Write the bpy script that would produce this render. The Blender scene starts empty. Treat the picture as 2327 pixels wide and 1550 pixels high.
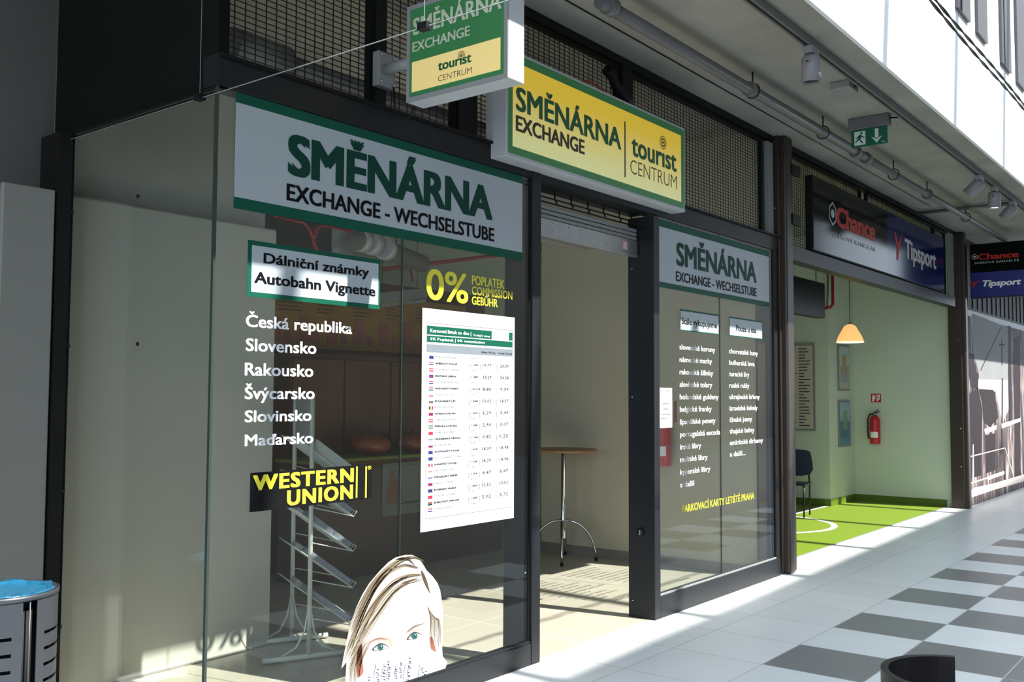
import bpy, math, random
from mathutils import Vector, Matrix
random.seed(7)
SC = bpy.context.scene
COL = SC.collection
R_ = math.radians
# ------------------------------------------------------------------ camera
FPX = 2200.0; CX, CY = 1163.5, 775.0
YAW, PIT, ROL = R_(51.9), R_(3.2), R_(-0.25)
CAM = Vector((0, -3.55, 1.61))
_f = Vector((math.sin(YAW)*math.cos(PIT), math.cos(YAW)*math.cos(PIT), math.sin(PIT)))
_r = Vector((math.cos(YAW), -math.sin(YAW), 0)); _d = _f.cross(_r)
_r2 = _r*math.cos(ROL) + _d*math.sin(ROL); _d2 = _d*math.cos(ROL) - _r*math.sin(ROL)
cd = bpy.data.cameras.new('camera'); cam = bpy.data.objects.new('camera', cd); COL.objects.link(cam)
cd.sensor_width = 36.0; cd.lens = FPX/2327*36; cd.clip_start = 0.05; cd.clip_end = 300
M = Matrix((( _r2.x, -_d2.x, -_f.x, CAM.x), (_r2.y, -_d2.y, -_f.y, CAM.y), (_r2.z, -_d2.z, -_f.z, CAM.z), (0, 0, 0, 1)))
cam.matrix_world = M
SC.camera = cam
# ------------------------------------------------------------------ sky, sun, exposure
w = bpy.data.worlds.new('World'); SC.world = w; w.use_nodes = True
bg = w.node_tree.nodes['Background']; bg.inputs[0].default_value = (0.72, 0.86, 1.0, 1); bg.inputs[1].default_value = 2.5
sd = bpy.data.lights.new('sun', 'SUN'); sun = bpy.data.objects.new('sun', sd); COL.objects.link(sun)
sd.energy = 11.0; sd.angle = R_(0.53); sd.color = (1.0, 0.97, 0.90)
SUN = Vector((0.20, -1.0, 1.32)).normalized()
sun.rotation_euler = SUN.to_track_quat('Z', 'Y').to_euler(); sun.location = (6, -8, 12)
vs = SC.view_settings
SC.display_settings.display_device = 'sRGB'
vs.view_transform = 'Standard'; vs.look = 'None'; vs.gamma = 1; vs.use_curve_mapping = False
vs.exposure = 0.25

# ------------------------------------------------------------------ helpers
def ray(x, y):
    return _r2*((x-CX)/FPX) + _d2*((y-CY)/FPX) + _f
def at(x, y, Y=0.0):
    d = ray(x, y); return CAM + d*((Y-CAM.y)/d.y)
def atx(x, y, X):
    d = ray(x, y); return CAM + d*((X-CAM.x)/d.x)
def atz(x, y, Z=0.0):
    d = ray(x, y); return CAM + d*((Z-CAM.z)/d.z)

def mat(name, col, rough=0.55, metal=0.0, var=0.06, vscale=6.0, bump=0.0, bscale=40.0, spec=0.5, emit=None, estr=0.0, coat=0.0, trans=0.0):
    m = bpy.data.materials.new(name); m.use_nodes = True
    nt = m.node_tree; n = nt.nodes; l = nt.links; b = n['Principled BSDF']
    tc = n.new('ShaderNodeTexCoord')
    nz = n.new('ShaderNodeTexNoise'); nz.inputs['Scale'].default_value = vscale; nz.inputs['Detail'].default_value = 5
    l.new(tc.outputs['Object'], nz.inputs['Vector'])
    mx = n.new('ShaderNodeMix'); mx.data_type = 'RGBA'
    c = Vector(col[:3])
    mx.inputs[6].default_value = (*[max(0, v*(1-var)) for v in c], 1); mx.inputs[7].default_value = (*[min(1, v*(1+var)) for v in c], 1)
    l.new(nz.outputs['Fac'], mx.inputs[0]); l.new(mx.outputs[2], b.inputs['Base Color'])
    b.inputs['Roughness'].default_value = rough; b.inputs['Metallic'].default_value = metal
    b.inputs['Specular IOR Level'].default_value = spec
    if coat: b.inputs['Coat Weight'].default_value = coat; b.inputs['Coat Roughness'].default_value = 0.05
    if trans: b.inputs['Transmission Weight'].default_value = trans
    if bump:
        n2 = n.new('ShaderNodeTexNoise'); n2.inputs['Scale'].default_value = bscale; n2.inputs['Detail'].default_value = 6
        l.new(tc.outputs['Object'], n2.inputs['Vector'])
        bp = n.new('ShaderNodeBump'); bp.inputs['Strength'].default_value = bump; bp.inputs['Distance'].default_value = 0.01
        l.new(n2.outputs['Fac'], bp.inputs['Height']); l.new(bp.outputs['Normal'], b.inputs['Normal'])
    if emit:
        b.inputs['Emission Color'].default_value = (*emit, 1); b.inputs['Emission Strength'].default_value = estr
    return m

def glass_mat(name, tint=(0.955, 0.975, 0.96), boost=1.0):
    m = bpy.data.materials.new(name); m.use_nodes = True
    nt = m.node_tree; n = nt.nodes; l = nt.links
    for x in list(n): n.remove(x)
    o = n.new('ShaderNodeOutputMaterial'); t = n.new('ShaderNodeBsdfTransparent'); t.inputs[0].default_value = (*tint, 1)
    g = n.new('ShaderNodeBsdfGlossy'); g.inputs['Roughness'].default_value = 0.0; g.inputs[0].default_value = (boost, boost, boost, 1)
    f = n.new('ShaderNodeFresnel'); ge = n.new('ShaderNodeNewGeometry'); mr = n.new('ShaderNodeMapRange')
    mr.inputs[3].default_value = 1.5; mr.inputs[4].default_value = 1/1.5      # same reflectance on both faces of the pane
    l.new(ge.outputs['Backfacing'], mr.inputs[0]); l.new(mr.outputs[0], f.inputs['IOR'])
    mx = n.new('ShaderNodeMixShader')
    l.new(f.outputs[0], mx.inputs[0]); l.new(t.outputs[0], mx.inputs[1]); l.new(g.outputs[0], mx.inputs[2]); l.new(mx.outputs[0], o.inputs['Surface'])
    return m

def tile_mat(name, c1, c2, joint, size, off=(0, 0), checker=None, rough=0.3, jw=0.004, bumpv=0.0):
    """square tiles of `size` on world xy; `checker` = (y below which the checker starts, y where it ends, dark colour)"""
    m = bpy.data.materials.new(name); m.use_nodes = True
    nt = m.node_tree; n = nt.nodes; l = nt.links; b = n['Principled BSDF']
    ge = n.new('ShaderNodeTexCoord'); sp = n.new('ShaderNodeSeparateXYZ'); l.new(ge.outputs['Object'], sp.inputs[0])
    def mth(op, a, bb=None):
        q = n.new('ShaderNodeMath'); q.operation = op
        for i, v in enumerate((a, bb)):
            if v is None: continue
            if isinstance(v, (int, float)): q.inputs[i].default_value = v
            else: l.new(v, q.inputs[i])
        return q.outputs[0]
    u = mth('DIVIDE', mth('SUBTRACT', sp.outputs[0], off[0]), size); v = mth('DIVIDE', mth('SUBTRACT', sp.outputs[1], off[1]), size)
    fu, fv = mth('FLOOR', u), mth('FLOOR', v)
    nz = n.new('ShaderNodeTexWhiteNoise'); cb = n.new('ShaderNodeCombineXYZ'); l.new(fu, cb.inputs[0]); l.new(fv, cb.inputs[1]); l.new(cb.outputs[0], nz.inputs['Vector'])
    mx = n.new('ShaderNodeMix'); mx.data_type = 'RGBA'; mx.inputs[6].default_value = (*c1, 1); mx.inputs[7].default_value = (*c2, 1); l.new(nz.outputs[0], mx.inputs[0])
    colr = mx.outputs[2]
    if checker:
        ch = mth('PINGPONG', mth('ADD', fu, fv), 1.0)
        zone = mth('MULTIPLY', mth('LESS_THAN', sp.outputs[1], checker[0]), 1.0)
        far = mth('LESS_THAN', sp.outputs[1], checker[1])
        k = mth('MAXIMUM', mth('MULTIPLY', ch, zone), far)
        m2 = n.new('ShaderNodeMix'); m2.data_type = 'RGBA'; l.new(k, m2.inputs[0]); l.new(colr, m2.inputs[6]); m2.inputs[7].default_value = (*checker[2], 1)
        colr = m2.outputs[2]
    du = mth('ABSOLUTE', mth('SUBTRACT', mth('FRACT', u), 0.5)); dv = mth('ABSOLUTE', mth('SUBTRACT', mth('FRACT', v), 0.5))
    jt = mth('GREATER_THAN', mth('MAXIMUM', du, dv), 0.5 - jw/size)
    m3 = n.new('ShaderNodeMix'); m3.data_type = 'RGBA'; l.new(jt, m3.inputs[0]); l.new(colr, m3.inputs[6]); m3.inputs[7].default_value = (*joint, 1)
    n2 = n.new('ShaderNodeTexNoise'); n2.inputs['Scale'].default_value = 3.0; n2.inputs['Detail'].default_value = 8; l.new(ge.outputs['Object'], n2.inputs['Vector'])
    m4 = n.new('ShaderNodeMix'); m4.data_type = 'RGBA'; m4.blend_type = 'MULTIPLY'; m4.inputs[0].default_value = 0.25
    l.new(m3.outputs[2], m4.inputs[6]); cr = n.new('ShaderNodeValToRGB'); cr.color_ramp.elements[0].color = (.65, .65, .65, 1); l.new(n2.outputs['Fac'], cr.inputs[0]); l.new(cr.outputs[0], m4.inputs[7])
    l.new(m4.outputs[2], b.inputs['Base Color'])
    b.inputs['Roughness'].default_value = rough
    return m

def tag(o, label=None, cat=None, group=None, kind=None):
    if label: o['label'] = label
    if cat: o['category'] = cat
    if group: o['group'] = group
    if kind: o['kind'] = kind
    return o

class MB:
    def __init__(s): s.v = []; s.f = []; s.sm = []
    def poly(s, pts, smooth=False):
        i = len(s.v); s.v += [tuple(p) for p in pts]; s.f.append(tuple(range(i, i+len(pts)))); s.sm.append(smooth); return s
    def box(s, x0, x1, y0, y1, z0, z1, rot=None, piv=None):
        i = len(s.v); P = [Vector((x, y, z)) for x in (x0, x1) for y in (y0, y1) for z in (z0, z1)]
        if rot is not None:
            pv = Vector(piv) if piv is not None else Vector(((x0+x1)/2, (y0+y1)/2, (z0+z1)/2)); P = [pv + rot @ (p-pv) for p in P]
        s.v += [tuple(p) for p in P]
        for f in ((0, 1, 3, 2), (4, 6, 7, 5), (0, 4, 5, 1), (2, 3, 7, 6), (0, 2, 6, 4), (1, 5, 7, 3)): s.f.append(tuple(i+k for k in f)); s.sm.append(False)
        return s
    def tube(s, pts, r, n=10, caps=True, closed=False):
        pts = [Vector(p) for p in pts]; rs = r if isinstance(r, (list, tuple)) else [r]*len(pts); base = len(s.v); prev = None
        N = len(pts)
        for k, p in enumerate(pts):
            a = pts[(k-1) % N] if (closed or k > 0) else p; b = pts[(k+1) % N] if (closed or k < N-1) else p
            t = (b-a).normalized()
            if prev is None:
                u = t.cross(Vector((0, 0, 1)));
                if u.length < 1e-3: u = t.cross(Vector((1, 0, 0)))
                u.normalize()
            else:
                u = (prev - t*prev.dot(t)).normalized()
            prev = u; q = t.cross(u)
            for j in range(n):
                a2 = 2*math.pi*j/n; s.v.append(tuple(p + (u*math.cos(a2) + q*math.sin(a2))*rs[k]))
        for k in range(N if closed else N-1):
            for j in range(n):
                a0 = base+k*n+j; a1 = base+k*n+(j+1) % n; b0 = base+((k+1) % N)*n+j; b1 = base+((k+1) % N)*n+(j+1) % n
                s.f.append((a0, a1, b1, b0)); s.sm.append(n > 5)
        if caps and not closed:
            s.f.append(tuple(base+j for j in range(n))[::-1]); s.sm.append(False)
            s.f.append(tuple(base+(N-1)*n+j for j in range(n))); s.sm.append(False)
        return s
    def lathe(s, prof, c=(0, 0, 0), n=32, rot=None, wob=None):
        base = len(s.v); c = Vector(c)
        for k, (r, z) in enumerate(prof):
            for j in range(n):
                a = 2*math.pi*j/n; rr = r*(1+(wob(a, k) if wob else 0)); p = Vector((rr*math.cos(a), rr*math.sin(a), z + (wob(a+1, k)*0.1 if wob else 0)))
                if rot is not None: p = rot @ p
                s.v.append(tuple(c+p))
        for k in range(len(prof)-1):
            for j in range(n):
                s.f.append((base+k*n+j, base+k*n+(j+1) % n, base+(k+1)*n+(j+1) % n, base+(k+1)*n+j)); s.sm.append(True)
        for k in (0, len(prof)-1):
            if prof[k][0] > 1e-4:
                t = tuple(base+k*n+j for j in range(n)); s.f.append(t if k else t[::-1]); s.sm.append(False)
        return s
    def slab(s, pts, nrm, th):
        """polygon given thickness th along nrm"""
        nrm = Vector(nrm).normalized()*th; i = len(s.v); n = len(pts); P = [Vector(p) for p in pts]
        s.v += [tuple(p) for p in P] + [tuple(p+nrm) for p in P]
        s.f.append(tuple(range(i, i+n))); s.f.append(tuple(range(i+n, i+2*n))[::-1]); s.sm += [False, False]
        for j in range(n): s.f.append((i+j, i+n+j, i+n+(j+1) % n, i+(j+1) % n)); s.sm.append(False)
        return s
    def build(s, name, m, parent=None, bevel=0.0):
        me = bpy.data.meshes.new(name); me.from_pydata(s.v, [], s.f); me.materials.append(m)
        me.polygons.foreach_set('use_smooth', s.sm); me.update()
        o = bpy.data.objects.new(name, me); COL.objects.link(o)
        if parent is not None:
            o.parent = parent; o.matrix_parent_inverse = Matrix.Translation(-parent.location)
        if bevel:
            b = o.modifiers.new('bevel', 'BEVEL'); b.width = bevel; b.segments = 2; b.limit_method = 'ANGLE'
        return o

def empty(name, loc, label, cat, group=None, kind=None):
    o = bpy.data.objects.new(name, None); COL.objects.link(o); o.location = loc; o.empty_display_size = 0.1
    return tag(o, label, cat, group, kind)
def bx(name, m, x0, x1, y0, y1, z0, z1, parent=None, bevel=0.0):
    return MB().box(x0, x1, y0, y1, z0, z1).build(name, m, parent, bevel)
def struct(o): return tag(o, kind='structure')
def copy_tree(o, parent=None, delta=None):
    c = o.copy(); COL.objects.link(c)
    if parent is not None: c.parent = parent
    for ch in [x for x in bpy.data.objects if x.parent == o]: copy_tree(ch, c)
    return c

# ---- lettering: glyph meshes from the built-in font, fitted to a box on a plane
_tc = bpy.data.curves.new('lettering_source', 'FONT'); _to = bpy.data.objects.new('lettering_source', _tc); COL.objects.link(_to)
CAPH = 0.682
CARON = dict(zip('ěčřňďťĚČŘŇĎŤ', 'ecrndtECRNDT')); _ink = {}
def _raw(s):
    _tc.body = s; bpy.context.view_layer.update()
    me = bpy.data.meshes.new_from_object(_to.evaluated_get(bpy.context.evaluated_depsgraph_get()))
    xs = [v.co.x for v in me.vertices]; bpy.data.meshes.remove(me); return min(xs), max(xs)
def glyphs(s, bold=0.0, shear=0.0, space=1.0, reslv=3):
    marks = []
    if any(c in CARON for c in s):      # hooks drawn by hand over the plain letters, so that all letters share one face
        t = ''.join(CARON.get(c, c) for c in s); _tc.offset = 0; _tc.shear = 0; _tc.space_character = space; _tc.resolution_u = 1
        for i, c in enumerate(s):
            if c not in CARON: continue
            b = CARON[c]
            if b not in _ink: a0, a1 = _raw(b); _ink[b] = a1-a0
            xr = _raw(t[:i+1])[1]; cx = xr-_ink[b]/2
            if c in 'ďť': x = xr+.02; z = .50 if c == 'ď' else .52; marks.append([(x+.02, z), (x+.055, z), (x+.085, z+.18), (x+.015, z+.18)])
            else:
                z, h, w_ = (.51, .135, .105) if c.islower() else (.745, .14, .125)
                for q in (-1, 1): p = [(cx+q*w_, z+h), (cx+q*(w_-.055), z+h), (cx, z+.055), (cx, z), (cx+q*.032, z)]; marks.append(p if q > 0 else p[::-1])
        s = t
    _tc.body = s; _tc.offset = min(bold, 0); _tc.shear = shear; _tc.space_character = space; _tc.resolution_u = reslv
    bpy.context.view_layer.update()
    me = bpy.data.meshes.new_from_object(_to.evaluated_get(bpy.context.evaluated_depsgraph_get()))
    V = [(v.co.x, v.co.y, 0) for v in me.vertices]; F = [tuple(p.vertices) for p in me.polygons]
    bpy.data.meshes.remove(me)
    for p in marks: F.append(tuple(range(len(V), len(V)+len(p)))); V += [(x, z, 0) for x, z in p]
    if bold > 0.004:      # heavier weight: the outlines thickened by shifted copies
        V0, F0 = V, F; V, F = [], []
        for i, (dx, dy) in enumerate(((0, 0), (1, .55), (-1, .55), (1, -.55), (-1, -.55))):
            V += [(x+dx*bold*.8, y+dy*bold*.8+bold*.4, i*.00025) for x, y, _ in V0]; F += [tuple(k+i*len(V0) for k in f) for f in F0]
    return V, F
def letter(name, s, m, O, U, x0, x1, zb, zc, parent, bold=0.02, shear=0.0, space=1.0, off=0.0015, N=(0, -1, 0), mb=None, V3=(0, 0, 1), reslv=3):
    """s spans x0..x1 along U (ink), baseline zb, cap height at zc, on the plane through O with outward normal N"""
    V, F = glyphs(s, bold, shear, space, reslv)
    if not V: return None
    a = min(v[0] for v in V); b = max(v[0] for v in V); sx = (x1-x0)/(b-a); sz = (zc-zb)/(CAPH+bold)
    O = Vector(O); U = Vector(U); V3 = Vector(V3); N = Vector(N).normalized()
    own = mb is None
    if own: mb = MB()
    i = len(mb.v); mb.v += [tuple(O + U*(x0+(v[0]-a)*sx) + V3*(zb+v[1]*sz) + N*(off+v[2])) for v in V]
    for f in F: mb.f.append(tuple(i+k for k in f)); mb.sm.append(False)
    if own: return mb.build(name, m, parent)
# front-plane lettering from its pixel extents: left px, right px, baseline px, cap px
def fl(name, s, m, L, Rr, B, Cc, parent, Y=0.0, **k):
    x0 = at(*L, Y).x; x1 = at(*Rr, Y).x; zb = at(*B, Y).z; zc = at(*Cc, Y).z
    return letter(name, s, m, (0, Y, 0), (1, 0, 0), x0, x1, zb, zc, parent, **k)
def sl(name, s, m, X, L, Rr, B, Cc, parent, **k):   # on a sign that faces -x
    y0 = -atx(*L, X).y; y1 = -atx(*Rr, X).y; zb = atx(*B, X).z; zc = atx(*Cc, X).z
    return letter(name, s, m, (X, 0, 0), (0, -1, 0), y0, y1, zb, zc, parent, N=(-1, 0, 0), **k)

# ------------------------------------------------------------------ materials
m_walk = tile_mat('walkway_tiles', (.70, .715, .715), (.75, .765, .765), (.46, .47, .48), 0.6, off=(5.594, -1.086), checker=(-1.086, -2.286, (.205, .21, .21)), rough=.32)
m_shopfl = tile_mat('beige_tiles', (.39, .36, .295), (.415, .385, .315), (.56, .54, .48), 0.6, off=(5.35, -.27), rough=.30)
m_conc = mat('concrete_ceiling', (.31, .30, .26), .85, var=.45, vscale=1.6, bump=.3, bscale=14)
m_white_clad = mat('white_cladding', (.90, .91, .92), .6, var=.02)
m_joint = mat('pale_joint', (.19, .22, .235), .6, var=.05)
m_pier = mat('grey_window_panel', (.055, .055, .06), .5)
m_brownline = mat('brown_frame_line', (.015, .008, .010), .5)
m_frame = mat('anthracite_frame', (.013, .0145, .017), .42, var=.3, vscale=3, spec=.22)
m_black = mat('black_steel', (.007, .007, .007), .55, spec=.2)
m_fascia = mat('black_cladding', (.004, .0045, .004), .7, var=.3, spec=.15)
m_post = mat('bronze_post', (.042, .032, .025), .42, metal=.25, var=.25, vscale=2, spec=.4)
m_glass = glass_mat('shop_glass')
m_gedge = mat('glass_edge', (.03, .045, .04), .3, var=.2, vscale=2)
m_wall = mat('white_plaster', (.52, .51, .46), .85, var=.03, vscale=2, bump=.05)
m_panelw = mat('white_board', (.20, .20, .19), .6, var=.03, vscale=2)
m_col = mat('grey_column_paint', (.09, .093, .09), .8, var=.08, vscale=2)
m_mint = mat('mint_plaster', (.56, .62, .51), .85, var=.03, vscale=2, bump=.05)
m_beige = mat('warm_plaster', (.46, .42, .31), .85, var=.04, vscale=1.2, bump=.04)
m_skirt = mat('tile_skirting', (.20, .17, .145), .5)
m_green = mat('sticker_green', (.006, .085, .052), .5, var=.06, spec=.12)
m_vwhite = mat('sticker_white', (.40, .45, .49), .45, var=.02)
m_vwhite2 = mat('lettering_white', (.85, .85, .87), .5, var=.01)
m_ltgreen = mat('lettering_green', (.006, .050, .035), .5, spec=.1)
m_ltblack = mat('lettering_black', (.006, .006, .008), .5, spec=.08)
m_ltyel = mat('lettering_yellow', (.80, .72, .04), .45, var=.04)
m_yelpanel = mat('black_panel', (.007, .007, .008), .5, spec=.12)
m_alu = mat('painted_aluminium', (.50, .52, .54), .4, var=.03)
m_alud = mat('grey_aluminium', (.24, .25, .25), .45, var=.05)
m_galv = mat('galvanised_steel', (.42, .44, .45), .35, metal=.8, var=.15, vscale=10)
m_pipe = mat('grey_pipe', (.125, .12, .12), .5, var=.12)
m_red = mat('red_pipe_paint', (.33, .015, .02), .4)
m_redx = mat('extinguisher_red', (.50, .012, .02), .3)
m_mesh = mat('black_wire', (.006, .008, .009), .5)
m_wood = mat('beech_top', (.36, .19, .09), .4, var=.25, vscale=3)
m_chrome = mat('chrome', (.60, .62, .65), .12, metal=1.0, var=.03)
m_lime = mat('lime_lino', (.125, .195, .010), .5, var=.07, vscale=14)
m_limesk = mat('lime_skirting', (.09, .15, .010), .5, var=.1)
m_paper = mat('paper', (.84, .85, .86), .6, var=.01)
m_navy = mat('navy_plastic', (.008, .015, .05), .4)
m_dark = mat('dark_plastic', (.008, .006, .007), .4, spec=.3)
m_blue = mat('navy_sign_acrylic', (.006, .012, .085), .12, var=.05, spec=.11)
m_blks = mat('black_sign_acrylic', (.005, .006, .006), .10, var=.05, spec=.11)
m_bluem = mat('blue_sign_film', (.008, .010, .16), .4)
m_orange = mat('orange_red_letters', (.45, .03, .018), .5, spec=.15)
m_ltgrey = mat('pale_grey_letters', (.50, .50, .52), .45)
m_bin = mat('bin_steel', (.05, .056, .068), .4, metal=.3, var=.08)
m_bag = mat('blue_bin_bag', (.012, .10, .19), .25, var=.3, vscale=30, bump=.6, bscale=25)
m_bagw = mat('torn_white_bag', (.6, .75, .85), .3, var=.2, vscale=40)

# ================================================================== THE SETTING
struct(MB().box(-8, 42, -12, .03, -.12, 0).build('floor', m_walk))
struct(MB().box(2.0, 9.0, .03, 6.2, -.12, 0).build('floor', m_shopfl))
struct(MB().box(9.0, 42, .03, .26, -.12, 0).build('floor', m_walk))
struct(MB().box(-8, 2.0, .03, 6.2, -.12, 0).build('floor', m_walk))
gf = struct(MB().box(9.0, 15.3, .26, 6.2, -.12, .002).build('floor', m_lime))
# white court markings on the lime floor
cx, cy, rr = 11.72, 1.62, .86
mb = MB()
N = 64
for k in range(N):
    a, b = 2*math.pi*k/N, 2*math.pi*(k+1)/N
    q = [(cx+r*math.cos(t), cy+r*math.sin(t), .0035) for r, t in ((rr, a), (rr+.075, a), (rr+.075, b), (rr, b))]
    mb.poly(q)
mb.poly([(9.1, 1.62, .004), (14.1, 1.62, .004), (14.1, 1.70, .004), (9.1, 1.70, .004)])
mb.build('court_line', m_vwhite2, gf)
struct(MB().box(9.0, 15.12, .235, .26, -.1, .004).build('trim_1', m_alud))

ceil = struct(MB().box(-8, 42, -1.37, 6.2, 4.03, 4.38).build('ceiling', m_conc))
# upper facade above the slab edge
up = struct(MB().box(-8, 42, -1.40, -1.372, 4.03, 9.7).build('wall_upper', m_white_clad))
mb = MB()
wi = 1
for x0, x1, ln in ((9.22, 9.68, True), (9.98, 10.38, False), (11.05, 11.50, True), (11.85, 12.3, False), (12.7, 13.15, True), (13.5, 13.9, False), (14.4, 14.85, True)):
    wn = empty('window_%d' % (wi+3), (x0, -1.40, 5.13), None, None, kind='structure')
    MB().box(x0, x1, -1.43, -1.395, 5.13, 9.0).build('window_panel', m_pier, wn)
    if ln: MB().box(x0+.10, x0+.13, -1.437, -1.429, 5.13, 9.0).build('frame_line', m_brownline, wn)
    wi += 1
# building across the walkway: its roof edge cuts off the low sun
m_opp = mat('opposite_render', (.16, .145, .13), .8, var=.15, vscale=.6)
struct(MB().slab([(-8, -12, 0), (42, -12, 0), (42, -12, 16.87), (-8, -12, 14.87)], (0, -1, 0), 1.0).build('wall_opposite', m_opp))

# glazing bars of the glass roof between the two buildings
for k in range(-2, 7): struct(MB().box(3.98+1.995*k-.055, 3.98+1.995*k+.055, -12, -1.40, 9.45, 9.60).build('trim_%d' % (20+k), m_alud))

# room behind the left shop front
struct(bx('wall_partition', m_wall, 2.62, 4.02, 1.57, 1.63, 0, 2.69, bevel=.012))
struct(bx('wall_recess', m_wall, 2.40, 3.99, 1.66, 1.80, 0, 4.03))
m_brown = mat('dark_brown_laminate', (.085, .042, .024), .45, var=.25, vscale=1.5)
struct(bx('wall_back', m_brown, 2.4, 8.6, 3.6, 3.7, 0, 2.75))
struct(bx('wall_back', m_col, 2.4, 12, 6.1, 6.2, 0, 4.03))
m_olive = mat('olive_wall_paint', (.16, .19, .04), .8)
struct(bx('wall_green', m_olive, 8.6, 10.5, 3.6, 3.7, 0, 2.20))
struct(bx('wall_right', m_beige, 8.22, 8.46, .09, 2.50, 0, 4.03))
struct(bx('trim_9', m_post, 8.19, 8.46, .07, .09, 0, 2.945))
struct(bx('baseboard_right', m_skirt, 8.205, 8.22, .10, 2.50, 0, .09))
struct(bx('baseboard_partition', m_skirt, 2.62, 4.02, 1.558, 1.57, 0, .006))
# lime-floored shop
struct(bx('wall_right', m_mint, 15.25, 15.45, .04, 6.2, 0, 4.03))
struct(bx('wall_corner', m_mint, 14.16, 15.25, 1.60, 6.2, 0, 4.03))
struct(bx('wall_back', m_mint, 8.46, 14.16, 5.9, 6.1, 0, 4.03))
mb = MB(); mb.box(15.235, 15.25, .26, 1.585, .002, .10); mb.box(14.145, 15.25, 1.585, 1.60, .002, .10); mb.box(14.145, 14.16, 1.60, 5.9, .002, .10)
struct(mb.build('baseboard_right', m_limesk))
# far left: column, panel, post, fascia
struct(bx('wall_column', m_col, 2.09, 2.452, 1.425, 1.9, 0, 4.03))
struct(bx('wall_left', m_black, -6, 2.09, 1.75, 1.9, 0, 4.03))
tag(bx('upright_board', m_panelw, 2.12, 2.376, 1.235, 1.27, 0, 2.63, bevel=.006), 'pale grey upright board leaning on the column behind the litter bin', 'panel')
struct(bx('wall_fascia', m_fascia, 2.455, 2.51, .0, 1.42, 2.945, 4.03))

# ================================================================== SHOP FRONT
# header
hd = struct(bx('trim_2', m_frame, 2.450, 8.50, -.012, .10, 2.945, 3.085))
MB().box(2.455, 8.50, -.03, -.012, 3.07, 3.085).build('drip_edge', m_black, hd)
struct(bx('trim_3', m_fascia, 2.445, 2.51, .0, 1.42, 2.935, 2.945))
# window 1
w1 = empty('window_1', (2.455, 0, 0), None, None, kind='structure')
bx('glass_pane', m_glass, 2.462, 3.598, .0, .010, .10, 2.945, w1); bx('glass_pane', m_glass, 3.602, 4.70, .0, .010, .10, 2.945, w1)
bx('glass_joint', m_gedge, 3.598, 3.602, -.001, .011, .10, 2.945, w1)
bx('corner_joint', m_gedge, 2.449, 2.461, -.004, .012, .10, 2.945, w1)
rb = bx('bottom_rail', m_frame, 2.44, 4.70, -.02, .07, 0, .128, w1, bevel=.004)
bx('rail_lip', m_frame, 2.46, 4.70, -.012, .0, .128, .142, rb)
ps = bx('post', m_frame, 4.705, 4.79, -.02, .20, 0, 3.012, w1, bevel=.003)
bx('seal', m_black, 4.690, 4.705, -.002, .03, .14, 2.945, ps)
MB().lathe([(0, 0), (.006, .001), (.006, .006), (0, .008)], (4.66, -.001, .55), 10, Matrix.Rotation(R_(90), 3, 'X')).build('screw', m_galv, ps)
# window 3: the return of the glass box
w3 = empty('window_3', (2.455, .6, 0), None, None, kind='structure')
bx('glass_pane', m_glass, 2.450, 2.460, .012, 1.222, .10, 2.925, w3)
bx('post', m_black, 2.385, 2.462, 1.222, 1.42, 0, 2.93, w3)
bx('bottom_rail', m_frame, 2.44, 2.47, .07, 1.222, 0, .10, w3)
for y, z in ((.592, 2.53), (.563, 1.838), (1.195, 2.524), (1.19, 1.845), (1.20, 1.124), (1.19, .46)):
    MB().lathe([(0, 0), (.009, .001), (.009, .008), (0, .010)], (2.449, y, z), 10, Matrix.Rotation(R_(-90), 3, 'Y')).build('glass_stud', m_black, w3)
# door
d1 = empty('door_1', (5.5, .1, 0), None, None, kind='structure')
dp = bx('post', m_frame, 6.18, 6.262, -.02, .20, 0, 2.93, d1, bevel=.003)
for z in (.12, 1.60, 2.55): MB().lathe([(0, 0), (.006, .001), (.006, .004), (0, .005)], (6.179, .165, z), 8, Matrix.Rotation(R_(-90), 3, 'Y')).build('screw', m_galv, dp)
lk = MB().lathe([(0, 0), (.030, .001), (.030, .010), (.024, .014), (0, .014)], (6.18, .095, .62), 20, Matrix.Rotation(R_(-90), 3, 'Y') @ Matrix.Scale(1.0, 3)).build('lock_plate', m_black, dp)
MB().box(6.160, 6.167, .090, .100, .60, .635).build('key_slot', m_galv, lk)
bx('upper_rail', m_frame, 4.79, 6.18, .10, .18, 2.94, 3.08, d1)
# window 2
w2 = empty('window_2', (6.26, 0, 0), None, None, kind='structure')
bx('glass_pane', m_glass, 6.272, 7.298, .0, .010, .16, 2.945, w2); bx('glass_pane', m_glass, 7.302, 8.37, .0, .010, .16, 2.945, w2)
bx('glass_joint', m_gedge, 7.298, 7.302, -.001, .011, .16, 2.945, w2)
rb = bx('bottom_rail', m_frame, 6.262, 8.44, -.02, .07, 0, .158, w2, bevel=.004)
bx('rail_lip', m_alud, 6.272, 8.37, -.010, .0, .158, .170, rb)
bx('side_post', m_frame, 8.37, 8.44, -.012, .06, 0, 2.95, w2)
bx('seal', m_gedge, 6.262, 6.272, -.004, .02, .16, 2.945, w2)

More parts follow.
